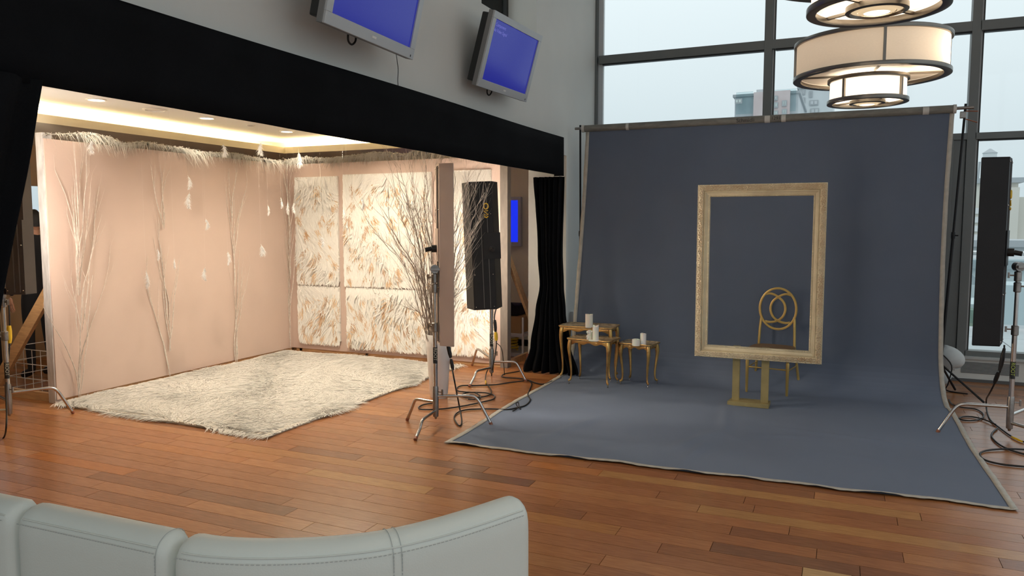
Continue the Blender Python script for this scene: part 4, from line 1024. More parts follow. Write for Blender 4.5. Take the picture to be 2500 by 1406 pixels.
for x, lb, lean in ((-2.665, 'thin black support pole at the left end of the roller', .0), (.965, 'thin black support pole at the right end of the roller', -.09)):
    t = thing('support_pole', lb, 'pole', (x+lean, 7.98, 0))
    MB().tube([(x+lean*1.15, 7.98, .0), (x+lean*.5, 7.95, 1.5)], .014, 10).build('lower_tube', M['blackmetal'], t, smooth=40)
    MB().tube([(x+lean*.5, 7.95, 1.5), (x, 7.92, zc+.05)], .011, 10).build('upper_tube', M['blackmetal'], t, smooth=40)
    mb = MB(); mb.lathe([(.018, -.03), (.02, 0), (.018, .03)], 12, m4((x+lean*.5, 7.95, 1.5))); mb.tube([(x+lean*.5, 7.95, 1.5), (x+lean*.5+.04, 7.93, 1.5)], .006, 8); mb.build('collar', M['blackmetal'], t)
    for a in range(3):
        an = a*2.1+1.2 if x < 0 else [-.75, 2.9, 1.2][a]
        L_ = .14 if x < 0 else .45
        MB().tube([(x+lean, 7.98, .30), (x+lean+L_*math.cos(an), 7.98+L_*math.sin(an)*.7, .012)], .010, 8).build('leg', M['blackmetal'], t, smooth=40)
    if x > 0:
        mb = MB(); mb.cbox((x-.02, 7.90, zc-.05), (.05, .03, .06)); mb.build('spring_clamp', M['dullsteel'], t, bevel=.006)
        for z in (-.02, -.09): MB().tube([(x+.0, 7.88, zc+z), (x+.09, 7.87, zc+z*1.4)], .005, 8).build('clamp_handle', M['redbase'], t)
t = thing('sandbag', 'pale double sandbag slumped on the stand legs right of the cloth', 'sandbag', (1.0204, 8.2473, 0.2))
SB = Vector((0.9812, 8.3154, 0.3335))
mb = MB(); mb.grid(lambda a, b: (SB.x+.13*math.cos(2*PI*a)*math.sin(PI*b)*1.0+.10*(b-.5), SB.y+.08*math.sin(2*PI*a)*math.sin(PI*b), SB.z-.02+.09*math.cos(PI*b)*1.2+.015*math.sin(9*a)), 20, 12); mb.build('bag_lobe', M['bag'], t, smooth=80)
mb = MB(); mb.grid(lambda a, b: (SB.x-.07+.10*math.cos(2*PI*a)*math.sin(PI*b), SB.y+.02+.08*math.sin(2*PI*a)*math.sin(PI*b), SB.z-.20+.10*math.cos(PI*b)), 20, 12); mb.build('bag_lobe', M['bag'], t, smooth=80)
MB().tube(spline([(SB.x-.09, SB.y-.08, SB.z+.04), (SB.x+.01, SB.y-.10, SB.z-.08), (SB.x-.01, SB.y-.1, SB.z-.25), (SB.x-.02, SB.y-.1, .01), (SB.x+.14, SB.y-.2, .01)], 5), .006, 8).build('strap', M['rubber'], t)

# ------------------------------------------------------------------ nesting tables and candles
def side_table(label, c, rz, w_, d_, h, seed):
    t = thing('side_table', label, 'table', (c[0], c[1], .008), rz, 'gilded nesting tables')
    T = m4((c[0], c[1], .008), rz)
    hw, hd = w_/2, d_/2
    # serpentine top outline
    def outline(k=1.0, n=64):
        P = []
        for i in range(n):
            a = 2*PI*i/n; ca, sa = math.cos(a), math.sin(a)
            e = 11; r_ = (abs(ca)**e + abs(sa)**e)**(-1/e)
            x, y = ca*r_, sa*r_
            wob = 1 + .010*math.sin(a*12)
            P.append((x*hw*k*wob, y*hd*k*wob))
        return P
    mb = MB(T); O = outline(); O2 = outline(.90)
    n = len(O)
    vs = [(x, y, h-.016) for x, y in O] + [(x*1.012, y*1.012, h-.006) for x, y in O] + [(x, y, h) for x, y in O] + [(x*.96, y*.96, h+.001) for x, y in O] + [(x, y, h-.006) for x, y in O2]
    fs = [tuple(reversed(range(n)))] + [(k*n+i, k*n+(i+1) % n, (k+1)*n+(i+1) % n, (k+1)*n+i) for k in range(4) for i in range(n)] + [tuple(range(4*n, 5*n))]
    mb.add(vs, fs); top = mb.build('tabletop', M['goldtop'], t, smooth=50)
    mb = MB(T); mb.tube([(x*1.01, y*1.01, h-.004) for x, y in O], .0055, 6, closed=True); mb.build('moulded_rim', M['gold'], top, smooth=60)
    # scalloped aprons
    ins = .03
    def apron(x0, y0, x1, y1):
        m_ = MB(T); N = 24; L_ = math.hypot(x1-x0, y1-y0); nx, ny = (y1-y0)/L_, -(x1-x0)/L_
        vs = []
        for i in range(N+1):
            f_ = i/N; x = x0+(x1-x0)*f_; y = y0+(y1-y0)*f_
            dz = .045 + .010*math.cos(f_*2*PI*3) - .012*(1-abs(2*f_-1)**2)
            bu = .006*math.sin(PI*f_*5)*math.sin(PI*f_)
            for o_, z in ((bu, h-.016), (bu+.004, h-.03), (bu, h-.016-dz), (-.012, h-.016-dz), (-.012, h-.016)):
                vs.append((x+nx*o_, y+ny*o_, z))
        fs = [(i*5+k, (i+1)*5+k, (i+1)*5+(k+1) % 5, i*5+(k+1) % 5) for i in range(N) for k in range(5)]
        m_.add(vs, fs); return m_.build('apron', M['gold'], t, smooth=50)
    ax, ay = hw-ins, hd-ins
    apron(-ax, -ay, ax, -ay); apron(ax, -ay, ax, ay); apron(ax, ay, -ax, ay); apron(-ax, ay, -ax, -ay)
    for sx_ in (-1, 1):
        for sy in (-1, 1):
            ux_, uy_ = sx_*.72, sy*.69
            prof = [(0, h-.018, .019), (.006, h-.05, .021), (.011, h-.10, .0195), (.008, h*.68, .0155), (-.002, h*.50, .0125), (-.011, h*.32, .0100), (-.012, h*.18, .0092), (-.002, h*.09, .0105), (.008, .040, .0115), (.010, .026, .009)]
            pts = spline([((ax+ux_*sx_*o_)*sx_, (ay+uy_*sy*o_)*sy, z) for o_, z, r_ in prof], 3)
            rr2 = []
            for i in range(len(prof)-1):
                for k in range(3): rr2.append(prof[i][2]*(1-k/3)+prof[i+1][2]*k/3)
            rr2.append(prof[-1][2])
            mb = MB(T); mb.tube(pts, rr2, 10); lg = mb.build('leg', M['gold'], t, smooth=60)
            e_ = pts[-1]
            mb = MB(T); mb.tube([(e_[0], e_[1], .030), (e_[0], e_[1], .012)], .004, 6); mb.tube([(e_[0]-.004, e_[1], .007), (e_[0]+.004, e_[1], .007)], .0075, 10); mb.build('caster', M['dullsteel'], lg, smooth=40)
    return t
side_table('largest gilded side table, tallest of the three, beside the black curtain', (-2.385, 7.43), math.radians(2), .57, .33, .552, 1)
side_table('middle gilded side table standing in front of the largest one', (-2.255, 7.17), math.radians(-5), .46, .31, .462, 2)
side_table('smallest gilded side table, rightmost of the three', (-1.83, 7.325), math.radians(-9), .34, .275, .422, 3)
def candle(label, c, z, r_, h, seed=0, melted=False):
    t = thing('pillar_candle', label, 'candle', (c[0], c[1], z))
    rr_ = random.Random(seed)
    def f_(a, b):
        an = 2*PI*a
        if b < .8: rad = r_*(1+.01*math.sin(5*an+seed)); zz = h*b/.8
        else:
            rad = r_*(1-(b-.8)/.2*1.0); zz = h - .010*math.sin(PI/2*(b-.8)/.2)
        k = (.10*math.sin(2*an+seed)+.06*math.sin(3*an+1)) if melted else .02*math.sin(an*2+seed)
        zz = zz*(1+k*min(1, b/.8))
        return (c[0]+rad*math.cos(an), c[1]+rad*math.sin(an), z+zz)
    mb = MB(); mb.grid(f_, 24, 15); mb.build('wax_body', M['wax'], t, smooth=60)
    MB().tube([(c[0], c[1], z+h-.016), (c[0]+.001, c[1], z+h-.002), (c[0]+.003, c[1], z+h+.004)], .0012, 5).build('wick', M['wick'], t)
    return t
q = (-2.3405, 7.2803, 0.565); candle('tall ivory pillar candle standing on the largest gilded table', (q[0], q[1]), .556, .038, .135, 1)
q = (-2.1911, 7.0281, 0.475)
candle('broken-topped ivory candle on the middle gilded table', (q[0], q[1]), .470, .030, .135, 2, True)
q2 = (-2.2434, 7.0341, 0.475)
t = candle('half-melted ivory candle slumped left of the taller one on the middle table', (q2[0]-.012, q2[1]+.012), .470, .026, .085, 5, True)
mb = MB(); rr_ = random.Random(4)
for i in range(7): mb.ball((q2[0]-.015+rr_.uniform(-.02, .02), q2[1]+rr_.uniform(-.02, .01), .48+i*.011), (.012, .010, .014), 8)
mb.build('wax_drips', M['wax'], t, smooth=60)
t = thing('wax_puddle', 'spread disc of melted wax under the candles on the middle table', 'wax', (q[0], q[1], .464))
MB().lathe([(.052, .463), (.060, .466), (.055, .471), (.001, .472)], 24, m4((q[0]-.012, q[1]+.0, 0))).build('puddle', M['wax'], t, smooth=60)
q = (-1.7656, 7.1899, 0.43); candle('taller ivory candle on the smallest gilded table', (q[0]+.004, q[1]+.02), .419, .029, .118, 3)
q = (-1.8233, 7.1922, 0.43); candle('short thick ivory candle on the smallest gilded table', (q[0]+.0, q[1]-.022), .419, .038, .062, 4)

# ------------------------------------------------------------------ ornate frame on its stand, gold chair
FY = 6.78
P0 = Vector((-1.1844, 6.78, 1.9451)); P1 = Vector((-0.1355, 6.78, 1.9468)); P2 = Vector((-0.1274, 6.78, 0.4253)); P3 = Vector((-1.1859, 6.78, 0.4273))
fx0, fx1 = (P0.x+P3.x)/2, (P1.x+P2.x)/2; fz0, fz1 = (P2.z+P3.z)/2, (P0.z+P1.z)/2
t = thing('picture_frame', 'huge empty ornate gilded picture frame standing before the canvas', 'picture frame', ((fx0+fx1)/2, FY, fz0))
# (inset from the outer edge, height towards the viewer, band)
PR = [(0, -.03), (0, .012), (.006, .022), (.012, .020), (.03, .026), (.050, .020), (.056, .010), (.062, .016), (.067, .016), (.070, .004), (.078, .002), (.090, -.004), (.094, .001), (.104, -.002), (.106, -.03)]
def rail(side):
    mb = MB(); vs = []; N = 2
    for (o_, hgt) in PR:
        y = FY - hgt
        if side == 'b': vs += [(fx0+o_, y, fz0+o_), (fx1-o_, y, fz0+o_)]
        if side == 't': vs += [(fx0+o_, y, fz1-o_), (fx1-o_, y, fz1-o_)]
        if side == 'l': vs += [(fx0+o_, y, fz0+o_), (fx0+o_, y, fz1-o_)]
        if side == 'r': vs += [(fx1-o_, y, fz0+o_), (fx1-o_, y, fz1-o_)]
    n = len(PR)
    mb.add(vs, [(2*i, 2*i+1, 2*((i+1) % n)+1, 2*((i+1) % n)) for i in range(n)] + [tuple(2*i for i in range(n)), tuple(2*i+1 for i in reversed(range(n)))])
    return mb.build('side_rail', M['goldframe'], t, smooth=35)
rails = {s_: rail(s_) for s_ in 'btlr'}
def motif(mb, T, flip, rr_, sc_=1.0):
    f_ = flip
    sp = []
    for i in range(15):
        a = i/14*2.3*PI; r_ = .019*(1-i/17)*sc_
        sp.append((f_*(-.012+r_*math.cos(a)), r_*math.sin(a)+.0, .004+.002*i/14))
    mb2 = MB(T); mb2.tube(sp, [.0042*(1-.5*i/15) for i in range(15)], 5)
    stem = spline([(f_*.007, -.004, .003), (f_*.022, .010, .005), (f_*.034, .004, .004), (f_*.040, -.012, .003)], 3)
    mb2.tube(stem, [.0045]*3+[.004]*3+[.003]*(len(stem)-6), 5)
    for (x, y, a, l) in ((.024, -.010, -.6, .013), (.030, .014, .8, .012), (.014, .018, 1.5, .010), (.004, -.019, -1.8, .010), (-.03, .016, 2.4, .010), (-.032, -.014, 3.8, .009)):
        mb2.ball((0, 0, 0), (l, .0045, .005), 6, T=Matrix.Translation((f_*x*sc_, y*sc_, .004)) @ Matrix.Rotation(a*f_ + rr_.uniform(-.2, .2), 4, 'Z'))
    mb.v += [tuple(v) for v in mb2.v]; n0 = len(mb.v)-len(mb2.v)
    mb.f += [tuple(i+n0 for i in f__) for f__ in mb2.f]; mb.c += [None]*len(mb2.f)
rr_ = random.Random(8)
for s_, (ax_, bx_, ln) in {'b': (0, 0, fx1-fx0), 't': (0, 0, fx1-fx0), 'l': (0, 0, fz1-fz0), 'r': (0, 0, fz1-fz0)}.items():
    mb = MB(); step = .070; n = int((ln-.09)/step); step = (ln-.096)/n
    for i in range(n+1):
        d_ = .048 + i*step; fp = 1 if i % 2 else -1
        if s_ in 'bt':
            z = fz0+.030 if s_ == 'b' else fz1-.030
            T = Matrix(((1, 0, 0, fx0+d_), (0, 0, -1, FY-.022), (0, 1, 0, z), (0, 0, 0, 1)))
        else:
            x = fx0+.030 if s_ == 'l' else fx1-.030
            T = Matrix(((0, 1, 0, x), (0, 0, -1, FY-.022), (1, 0, 0, fz0+d_), (0, 0, 0, 1)))
        motif(mb, T, fp, rr_)
        T2 = T @ Matrix.Translation((step*.5, 0, .002))
        mb2 = MB(T2)
        for k in range(5): mb2.ball((0, 0, 0), (.0065, .0028, .0045), 6, T=Matrix.Rotation(k*2*PI/5, 4, 'Z') @ Matrix.Translation((.0065, 0, 0)))
        if i < n:
            n0 = len(mb.v); mb.v += [tuple(v) for v in mb2.v]; mb.f += [tuple(q_+n0 for q_ in f__) for f__ in mb2.f]; mb.c += [None]*len(mb2.f)
    mb.build('carved_relief', M['goldrust'], rails[s_], smooth=60)['kind'] = 'stuff'
    # rope bead along the outer and inner edges (broken along the bottom)
    mb = MB(); nb = int(ln/.013)
    for i in range(nb):
        d_ = .008 + i*(ln-.016)/nb
        for o_, hg, r_ in ((.004, .018, .005), (.1005, .001, .0045)):
            if o_ > .05 and (d_ < .104 or d_ > ln-.104): continue
            if s_ == 'b' and o_ > .05 and (.29 < d_ < .345 or .66 < d_ < .74): continue
            p = {'b': (fx0+d_, FY-hg, fz0+o_), 't': (fx0+d_, FY-hg, fz1-o_), 'l': (fx0+o_, FY-hg, fz0+d_), 'r': (fx1-o_, FY-hg, fz0+d_)}[s_]
            mb.ball(p, r_, 6)
    mb.build('rope_beading', M['goldframe'], rails[s_], smooth=60)['kind'] = 'stuff'

t = thing('frame_stand', 'gold-painted board stand with two posts under the picture frame', 'stand', (-.70, 6.87, .01))
bz = .010
xa, xb = -0.8608, -0.8003; xc, xd = -0.6173, -0.5539
for (a, b) in ((xa, xb), (xc, xd)):
    MB().box(a, 6.83, bz+.035, b, 6.87, .53).build('post', M['goldboard'], t, bevel=.002)
MB().prism([(xa-.03, 6.76), (xd+.012, 6.76), (xd+.012, 6.93), (xa-.01, 6.93)], bz, bz+.036).build('base_board', M['goldboard'], t, bevel=.002)
MB().box(xa, 6.815, .44, xd, 6.83, .52).build('crosspiece', M['goldboard'], t)

c_ = Vector(((-0.7992+-0.43)/2, (7.3912+7.329)/2, 0))
rz = math.radians(-9)
cc_ = c_ + Matrix.Rotation(rz, 3, 'Z') @ Vector((0, .17, 0))
t = thing('gold_chair', 'gold chair with an oval back of crossed curves behind the picture frame', 'chair', (cc_.x, cc_.y, .008), rz)
T = m4((cc_.x, cc_.y, .008), rz)
hs_ = .425; oz = 0.7748
mb = MB(T)
seat = [(.20*math.copysign(abs(math.cos(a))**.55, math.cos(a))*(1.0+.04*-math.sin(a)), .195*math.copysign(abs(math.sin(a))**.55, math.sin(a))) for a in [2*PI*i/36 for i in range(36)]]
mb.prism(seat, hs_-.03, hs_); mb.build('seat', M['seatbrown'], t, bevel=.008)
mb = MB(T); mb.prism([(x*.98, y*.98) for x, y in seat], hs_-.06, hs_-.031); mb.build('seat_rail', M['goldpaint'], t, bevel=.004)
for s_ in (-1, 1):
    mb = MB(T); x = s_*.185; y = -.17
    pf = [(.010, 0), (.0115, .01), (.0155, .25), (.017, .30), (.012, .312), (.0165, .325), (.0175, .34), (.012, .352), (.016, .365), (.016, hs_-.06)]
    mb.lathe(pf, 14, Matrix.Translation((x, y, 0))); mb.build('leg', M['goldpaint'], t, smooth=40)
    # rear leg and upright in one sweep
    mb = MB(T)
    pts = spline([(s_*.215, .225, .0), (s_*.19, .185, .25), (s_*.172, .165, hs_-.05), (s_*.163, .175, .58), (s_*.157, .187, oz-.10), (s_*.154, .188, oz-.075)], 4)
    mb.tube(pts, .0125, 10); mb.build('leg', M['goldpaint'], t, smooth=60)
    mb = MB(T); mb.tube([(x, y, .235), (s_*.192, .19, .235)], .006, 8); mb.build('stretcher', M['goldpaint'], t, smooth=40)
mb = MB(T)
st = [(-.185+.37*i/20, -.17, .245) for i in range(21)]
mb.tube(st, [.0065+.004*max(0, 1-abs(i-10)/1.5)+.003*max(0, 1-abs(i-2)/1.2)+.003*max(0, 1-abs(i-18)/1.2) for i in range(21)], 8); mb.build('stretcher', M['goldpaint'], t, smooth=60)
ry = .188; A_, B_ = .172, .200
def flatring(mb, P, w_, d_, closed=False):
    """flat band following a curve in the plane of the chair back"""
    P = [Vector((p[0], 0, p[1])) for p in P]; n = len(P); vs = []
    for i, p in enumerate(P):
        a = P[(i+1) % n]-P[i-1] if closed else P[min(i+1, n-1)]-P[max(i-1, 0)]
        a.normalize(); nn = Vector((-a.z, 0, a.x))
        for (k, y) in ((-1, -d_/2), (1, -d_/2), (1, d_/2), (-1, d_/2)): 
            q = p + nn*k*w_/2; vs.append((q.x, ry+y, q.z))
    m = n if closed else n-1
    fs = [(i*4+k, ((i+1) % n)*4+k, ((i+1) % n)*4+(k+1) % 4, i*4+(k+1) % 4) for i in range(m) for k in range(4)]
    if not closed: fs += [(0, 1, 2, 3), tuple((n-1)*4+k for k in (3, 2, 1, 0))]
    mb.add(vs, fs)
mb = MB(T); flatring(mb, [(A_*math.cos(2*PI*i/56), oz+B_*math.sin(2*PI*i/56)) for i in range(56)], .021, .022, True); mb.build('oval_back_hoop', M['goldpaint'], t, bevel=.003, smooth=40)
for s_ in (-1, 1):
    P = spline([(-s_*.118, oz+.138), (-s_*.075, oz+.146), (-s_*.02, oz+.128), (s_*.048, oz+.072), (s_*.070, oz), (s_*.050, oz-.070), (-s_*.004, oz-.118), (-s_*.07, oz-.135), (-s_*.118, oz-.128)], 6)
    mb = MB(T); flatring(mb, [(p[0], p[1]) for p in P], .021, .016); mb.build('crossed_back_curve', M['goldpaint'], t, bevel=.002, smooth=40)

# ------------------------------------------------------------------ tiered drum chandelier
LX, LY = .13, 5.86
def shade_shader(name, col, tr):
    m = D.materials.new(name); m.use_nodes = True; n = m.node_tree; n.nodes.clear()
    o = n.nodes.new('ShaderNodeOutputMaterial'); a = n.nodes.new('ShaderNodeMixShader'); d = n.nodes.new('ShaderNodeBsdfDiffuse'); tl = n.nodes.new('ShaderNodeBsdfTranslucent')
    no = n.nodes.new('ShaderNodeTexNoise'); no.inputs['Scale'].default_value = 60
    hu = n.nodes.new('ShaderNodeHueSaturation'); hu.inputs['Color'].default_value = (*col, 1)
    mr = n.nodes.new('ShaderNodeMapRange'); mr.inputs['To Min'].default_value = .95; mr.inputs['To Max'].default_value = 1.05
    n.links.new(no.outputs['Fac'], mr.inputs['Value']); n.links.new(mr.outputs[0], hu.inputs['Value'])
    n.links.new(hu.outputs[0], d.inputs[0]); n.links.new(hu.outputs[0], tl.inputs[0])
    a.inputs[0].default_value = tr; n.links.new(d.outputs[0], a.inputs[1]); n.links.new(tl.outputs[0], a.inputs[2]); n.links.new(a.outputs[0], o.inputs[0])
    return m
M['linen'] = shade_shader('translucent_linen', (.86, .79, .70), .45)
def drum(t, cx, cy, zb, zt_, R_, ang0, hub=.10, nst=4, ringw=.045):
    Tm = m4((cx, cy, 0))
    MB(Tm).lathe([(R_-.012, zb+.012), (R_-.012, zt_-.012)], 72, cap=False).build('fabric_shade', M['linen'], t, smooth=60)
    for z, nm in ((zb, 'lower_ring'), (zt_, 'upper_ring')):
        mb = MB(Tm); prof = [(R_-ringw, z-.012), (R_+.006, z-.012), (R_+.006, z+.014), (R_-ringw, z+.014)]
        vs = []; n = 72
        for r_, zz in prof:
            for k in range(n): vs.append((r_*math.cos(2*PI*k/n), r_*math.sin(2*PI*k/n), zz))
        mb.add(vs, [(i*n+k, i*n+(k+1) % n, ((i+1) % 4)*n+(k+1) % n, ((i+1) % 4)*n+k) for i in range(4) for k in range(n)])
        mb.build(nm, M['bronze'], t, bevel=.003, smooth=40)
    for k in range(nst):
        a = ang0 + 2*PI*k/nst; mb = MB(Tm @ Matrix.Rotation(a, 4, 'Z')); mb.box(R_-.012, -.008, zb, R_+.004, .008, zt_); mb.build('strut', M['bronze'], t)
        mb = MB(Tm @ Matrix.Rotation(a, 4, 'Z')); mb.box(hub*.7, -.006, zb+.004, R_-.01, .006, zb+.016); mb.build('spoke', M['bronze'], t)
    mb = MB(Tm); mb.lathe([(R_-ringw, zb+.018), (.001, zb+.0185)], 60, cap=False); mb.build('bottom_diffuser', M['linen'], t, smooth=60)
t = thing('drum_chandelier', 'two-tiered drum chandelier with linen shades hanging before the cloth roller', 'chandelier', (LX, LY, 2.4), 0, 'drum chandeliers in a row')
zb1, zt1 = 2.618, 2.849; R1 = .492
drum(t, LX, LY, zb1, zt1, R1, math.radians(-82), .25, 4)
zs0, zs1 = 2.449, 2.585; R2 = .262
drum(t, LX-.01, LY, zs0, zs1+.01, R2-.008, math.radians(-127), .1, 4, .03)
def disc_lens(x, y, z, R_, m='bulbhot', rm='bronze'):
    mb = MB(m4((x, y, 0))); mb.lathe([(R_, z+.01), (R_, z-.012), (R_*.86, z-.016), (R_*.82, z-.004)], 40, cap=False); mb.build('lens_ring', M[rm], t, smooth=40)
    for k, (ra_, rb_) in enumerate(((.82, .62), (.60, .44))):
        mb = MB(m4((x, y, 0))); mb.lathe([(R_*ra_, z-.006-k*.006), (R_*rb_, z-.014-k*.006)], 40, cap=False); mb.build('lens_step', M['diffuser'], t, smooth=40)
    mb = MB(m4((x, y, 0))); mb.lathe([(R_*.42, z-.016), (R_*.2, z-.022), (.001, z-.024)], 30, cap=False); mb.build('lens', M[m], t, smooth=60)
disc_lens(LX-.01, LY, zs0-.002, .115)
MB().tube([(LX, LY, zt1), (LX, LY, 5.6)], .030, 20).build('stem', M['bronze'], t, smooth=40)
MB().tube([(LX, LY, zt1), (LX, LY, zs0+.02)], .014, 12).build('stem', M['bronze'], t, smooth=40)
for z in (zt1+.004,):
    for a in (0, PI/2): 
        mb = MB(m4((LX, LY, 0), a+.14)); mb.box(-R1+.02, -.008, z-.006, R1-.02, .008, z+.006); mb.build('cross_arm', M['bronze'], t)
mb = MB(m4((LX, LY, 0))); mb.lathe([(.09, 5.56), (.09, 5.6)], 24); mb.build('canopy', M['bronze'], t, smooth=40)
def bulb(x, y, z, p, r_=.045, col=(1, .72, .42)):
    l = D.lights.new('bulb_light', 'POINT'); l.energy = p; l.color = col; l.shadow_soft_size = r_
    o = D.objects.new('bulb_light', l); COL.objects.link(o); o.location = (x-t.location.x, y-t.location.y, z-t.location.z); o.parent = t
ca, sa = math.cos(math.radians(23.7)), math.sin(math.radians(23.7))
for a, p in ((-14, 6.5), (112, 5)):
    r_ = R1-.10; an = math.radians(a)
    bulb(LX+r_*math.cos(an), LY+r_*math.sin(an), (zb1+zt1)/2, p, .045, (1, .80, .58))
for a in (0.3, 2.4, 4.5): bulb(LX-.01+.12*math.cos(a), LY+.12*math.sin(a), zs0+.08, 3.6, .03, (1, .90, .74))
ch = copy_tree(t); ch.location = (0.1007, 3.3626, 2.4)
ch['label'] = 'nearer drum chandelier, its lowest tier cut by the top edge of the picture'

# ------------------------------------------------------------------ monitors
def monitor(label, c, yaw, tilt, roll, W, H_, txt=False, sm='screen'):
    t = thing('wall_monitor', label, 'monitor', c, yaw)
    B = Matrix.Translation(c) @ Matrix.Rotation(yaw, 4, 'Z') @ Matrix.Rotation(tilt, 4, 'X') @ Matrix.Rotation(roll, 4, 'Y')
    w_, h_ = W/2, H_/2; bz_ = .052*W/.92; bb = .062*W/.92
    mb = MB(B); mb.box(-w_, .006, -h_, w_, .045, h_); mb.build('side_shell', M['tvside'], t, bevel=.004)
    mb = MB(B); mb.box(-w_+.02, .045, -h_+.03, w_-.02, .11, h_-.02); mb.build('casing', M['tvback'], t, bevel=.01)
    for (a, b, c2, d2) in ((-w_, -h_, w_, -h_+bb), (-w_, h_-bz_, w_, h_), (-w_, -h_+bb, -w_+bz_, h_-bz_), (w_-bz_, -h_+bb, w_, h_-bz_)):
        mb = MB(B); mb.box(a, -.010, b, c2, .006, d2); mb.build('bezel_rail', M['tvframe'], t, bevel=.0015, seg=1)
    mb = MB(B); mb.box(-w_+bz_, .000, -h_+bb, w_-bz_, .004, h_-bz_); sc_ = mb.build('screen', M[sm], t)
    mb = MB(B); mb.box(-.022, -.0115, -h_+bb*.42, .022, -.0098, -h_+bb*.62); mb.build('maker_mark', M['trimwhite'], t)
    mb = MB(B); mb.box(w_-.045, -.0115, -h_+.012, w_-.037, -.0098, -h_+.026); mb.build('power_button', M['tvback'], t)
    if txt:
        TT = B @ Matrix.Translation((-w_+bz_+.022, -.0007, h_-bz_-.048)) @ Matrix.Rotation(PI/2, 4, 'X')
        text_mesh('Component', .036, TT, 'screen_lettering', M['screentext'], sc_, .0002)
        TT = B @ Matrix.Translation((-w_+bz_+.004, -.0007, h_-bz_-.090)) @ Matrix.Rotation(PI/2, 4, 'X')
        text_mesh('No Video Signal', .036, TT, 'screen_lettering', M['screentext'], sc_, .0002)
    # articulated wall bracket
    n_ = B @ Vector((0, .11, 0))
    wp = Vector((WX+.01, n_.y, n_.z+.02))
    mb = MB(); mb.cbox((WX+.012, n_.y, n_.z+.02), (.02, .16, .30)); mb.build('wall_plate', M['tvback'], t)
    mb = MB(); mb.bar(wp, n_, .05, .06); mb.bar(wp+Vector((0, .03, .07)), n_+Vector((0, .02, .05)), .02, .03); mb.build('bracket_arm', M['tvback'], t)
    mb = MB(B); mb.box(-.12, .11, -.14, .12, .125, .14); mb.build('bracket_plate', M['tvback'], t)
    mb = MB(B)
    mb.tube(spline([(-.10, .10, -h_+.03), (-.10, .09, -h_-.02), (-.06, .09, -h_-.035), (-.03, .09, -h_-.01), (-.02, .1, -h_+.03)], 5), .006, 8); mb.build('cable_loop', M['rubber'], t, smooth=60)
    return t
def scl(c, s_): return (c[0]*s_, c[1]*s_, 1.6+(c[2]-1.6)*s_)
monitor('silver monitor showing small no-signal lettering, nearer the window corner', scl((-2.931, 6.652, 3.154), .87), 1.540, .28, -.007, 1.05*.87, .66*.87, True)
monitor('silver blue-screen monitor above the opening, cut by the top edge', scl((-2.715, 4.137, 3.072), .905), 1.616, .233, 0, 1.05*.905, .66*.905)
t = cable('thin_wire', 'thin wire hanging from the nearer monitor to the black valance', [(-2.62, 4.1492, 2.6753), (-2.74, 4.3483, 2.6867), (-2.77, 4.4096, 2.6341), (-2.74, 4.3552, 2.5552), (-2.705, 4.3036, 2.5042)], .0025)

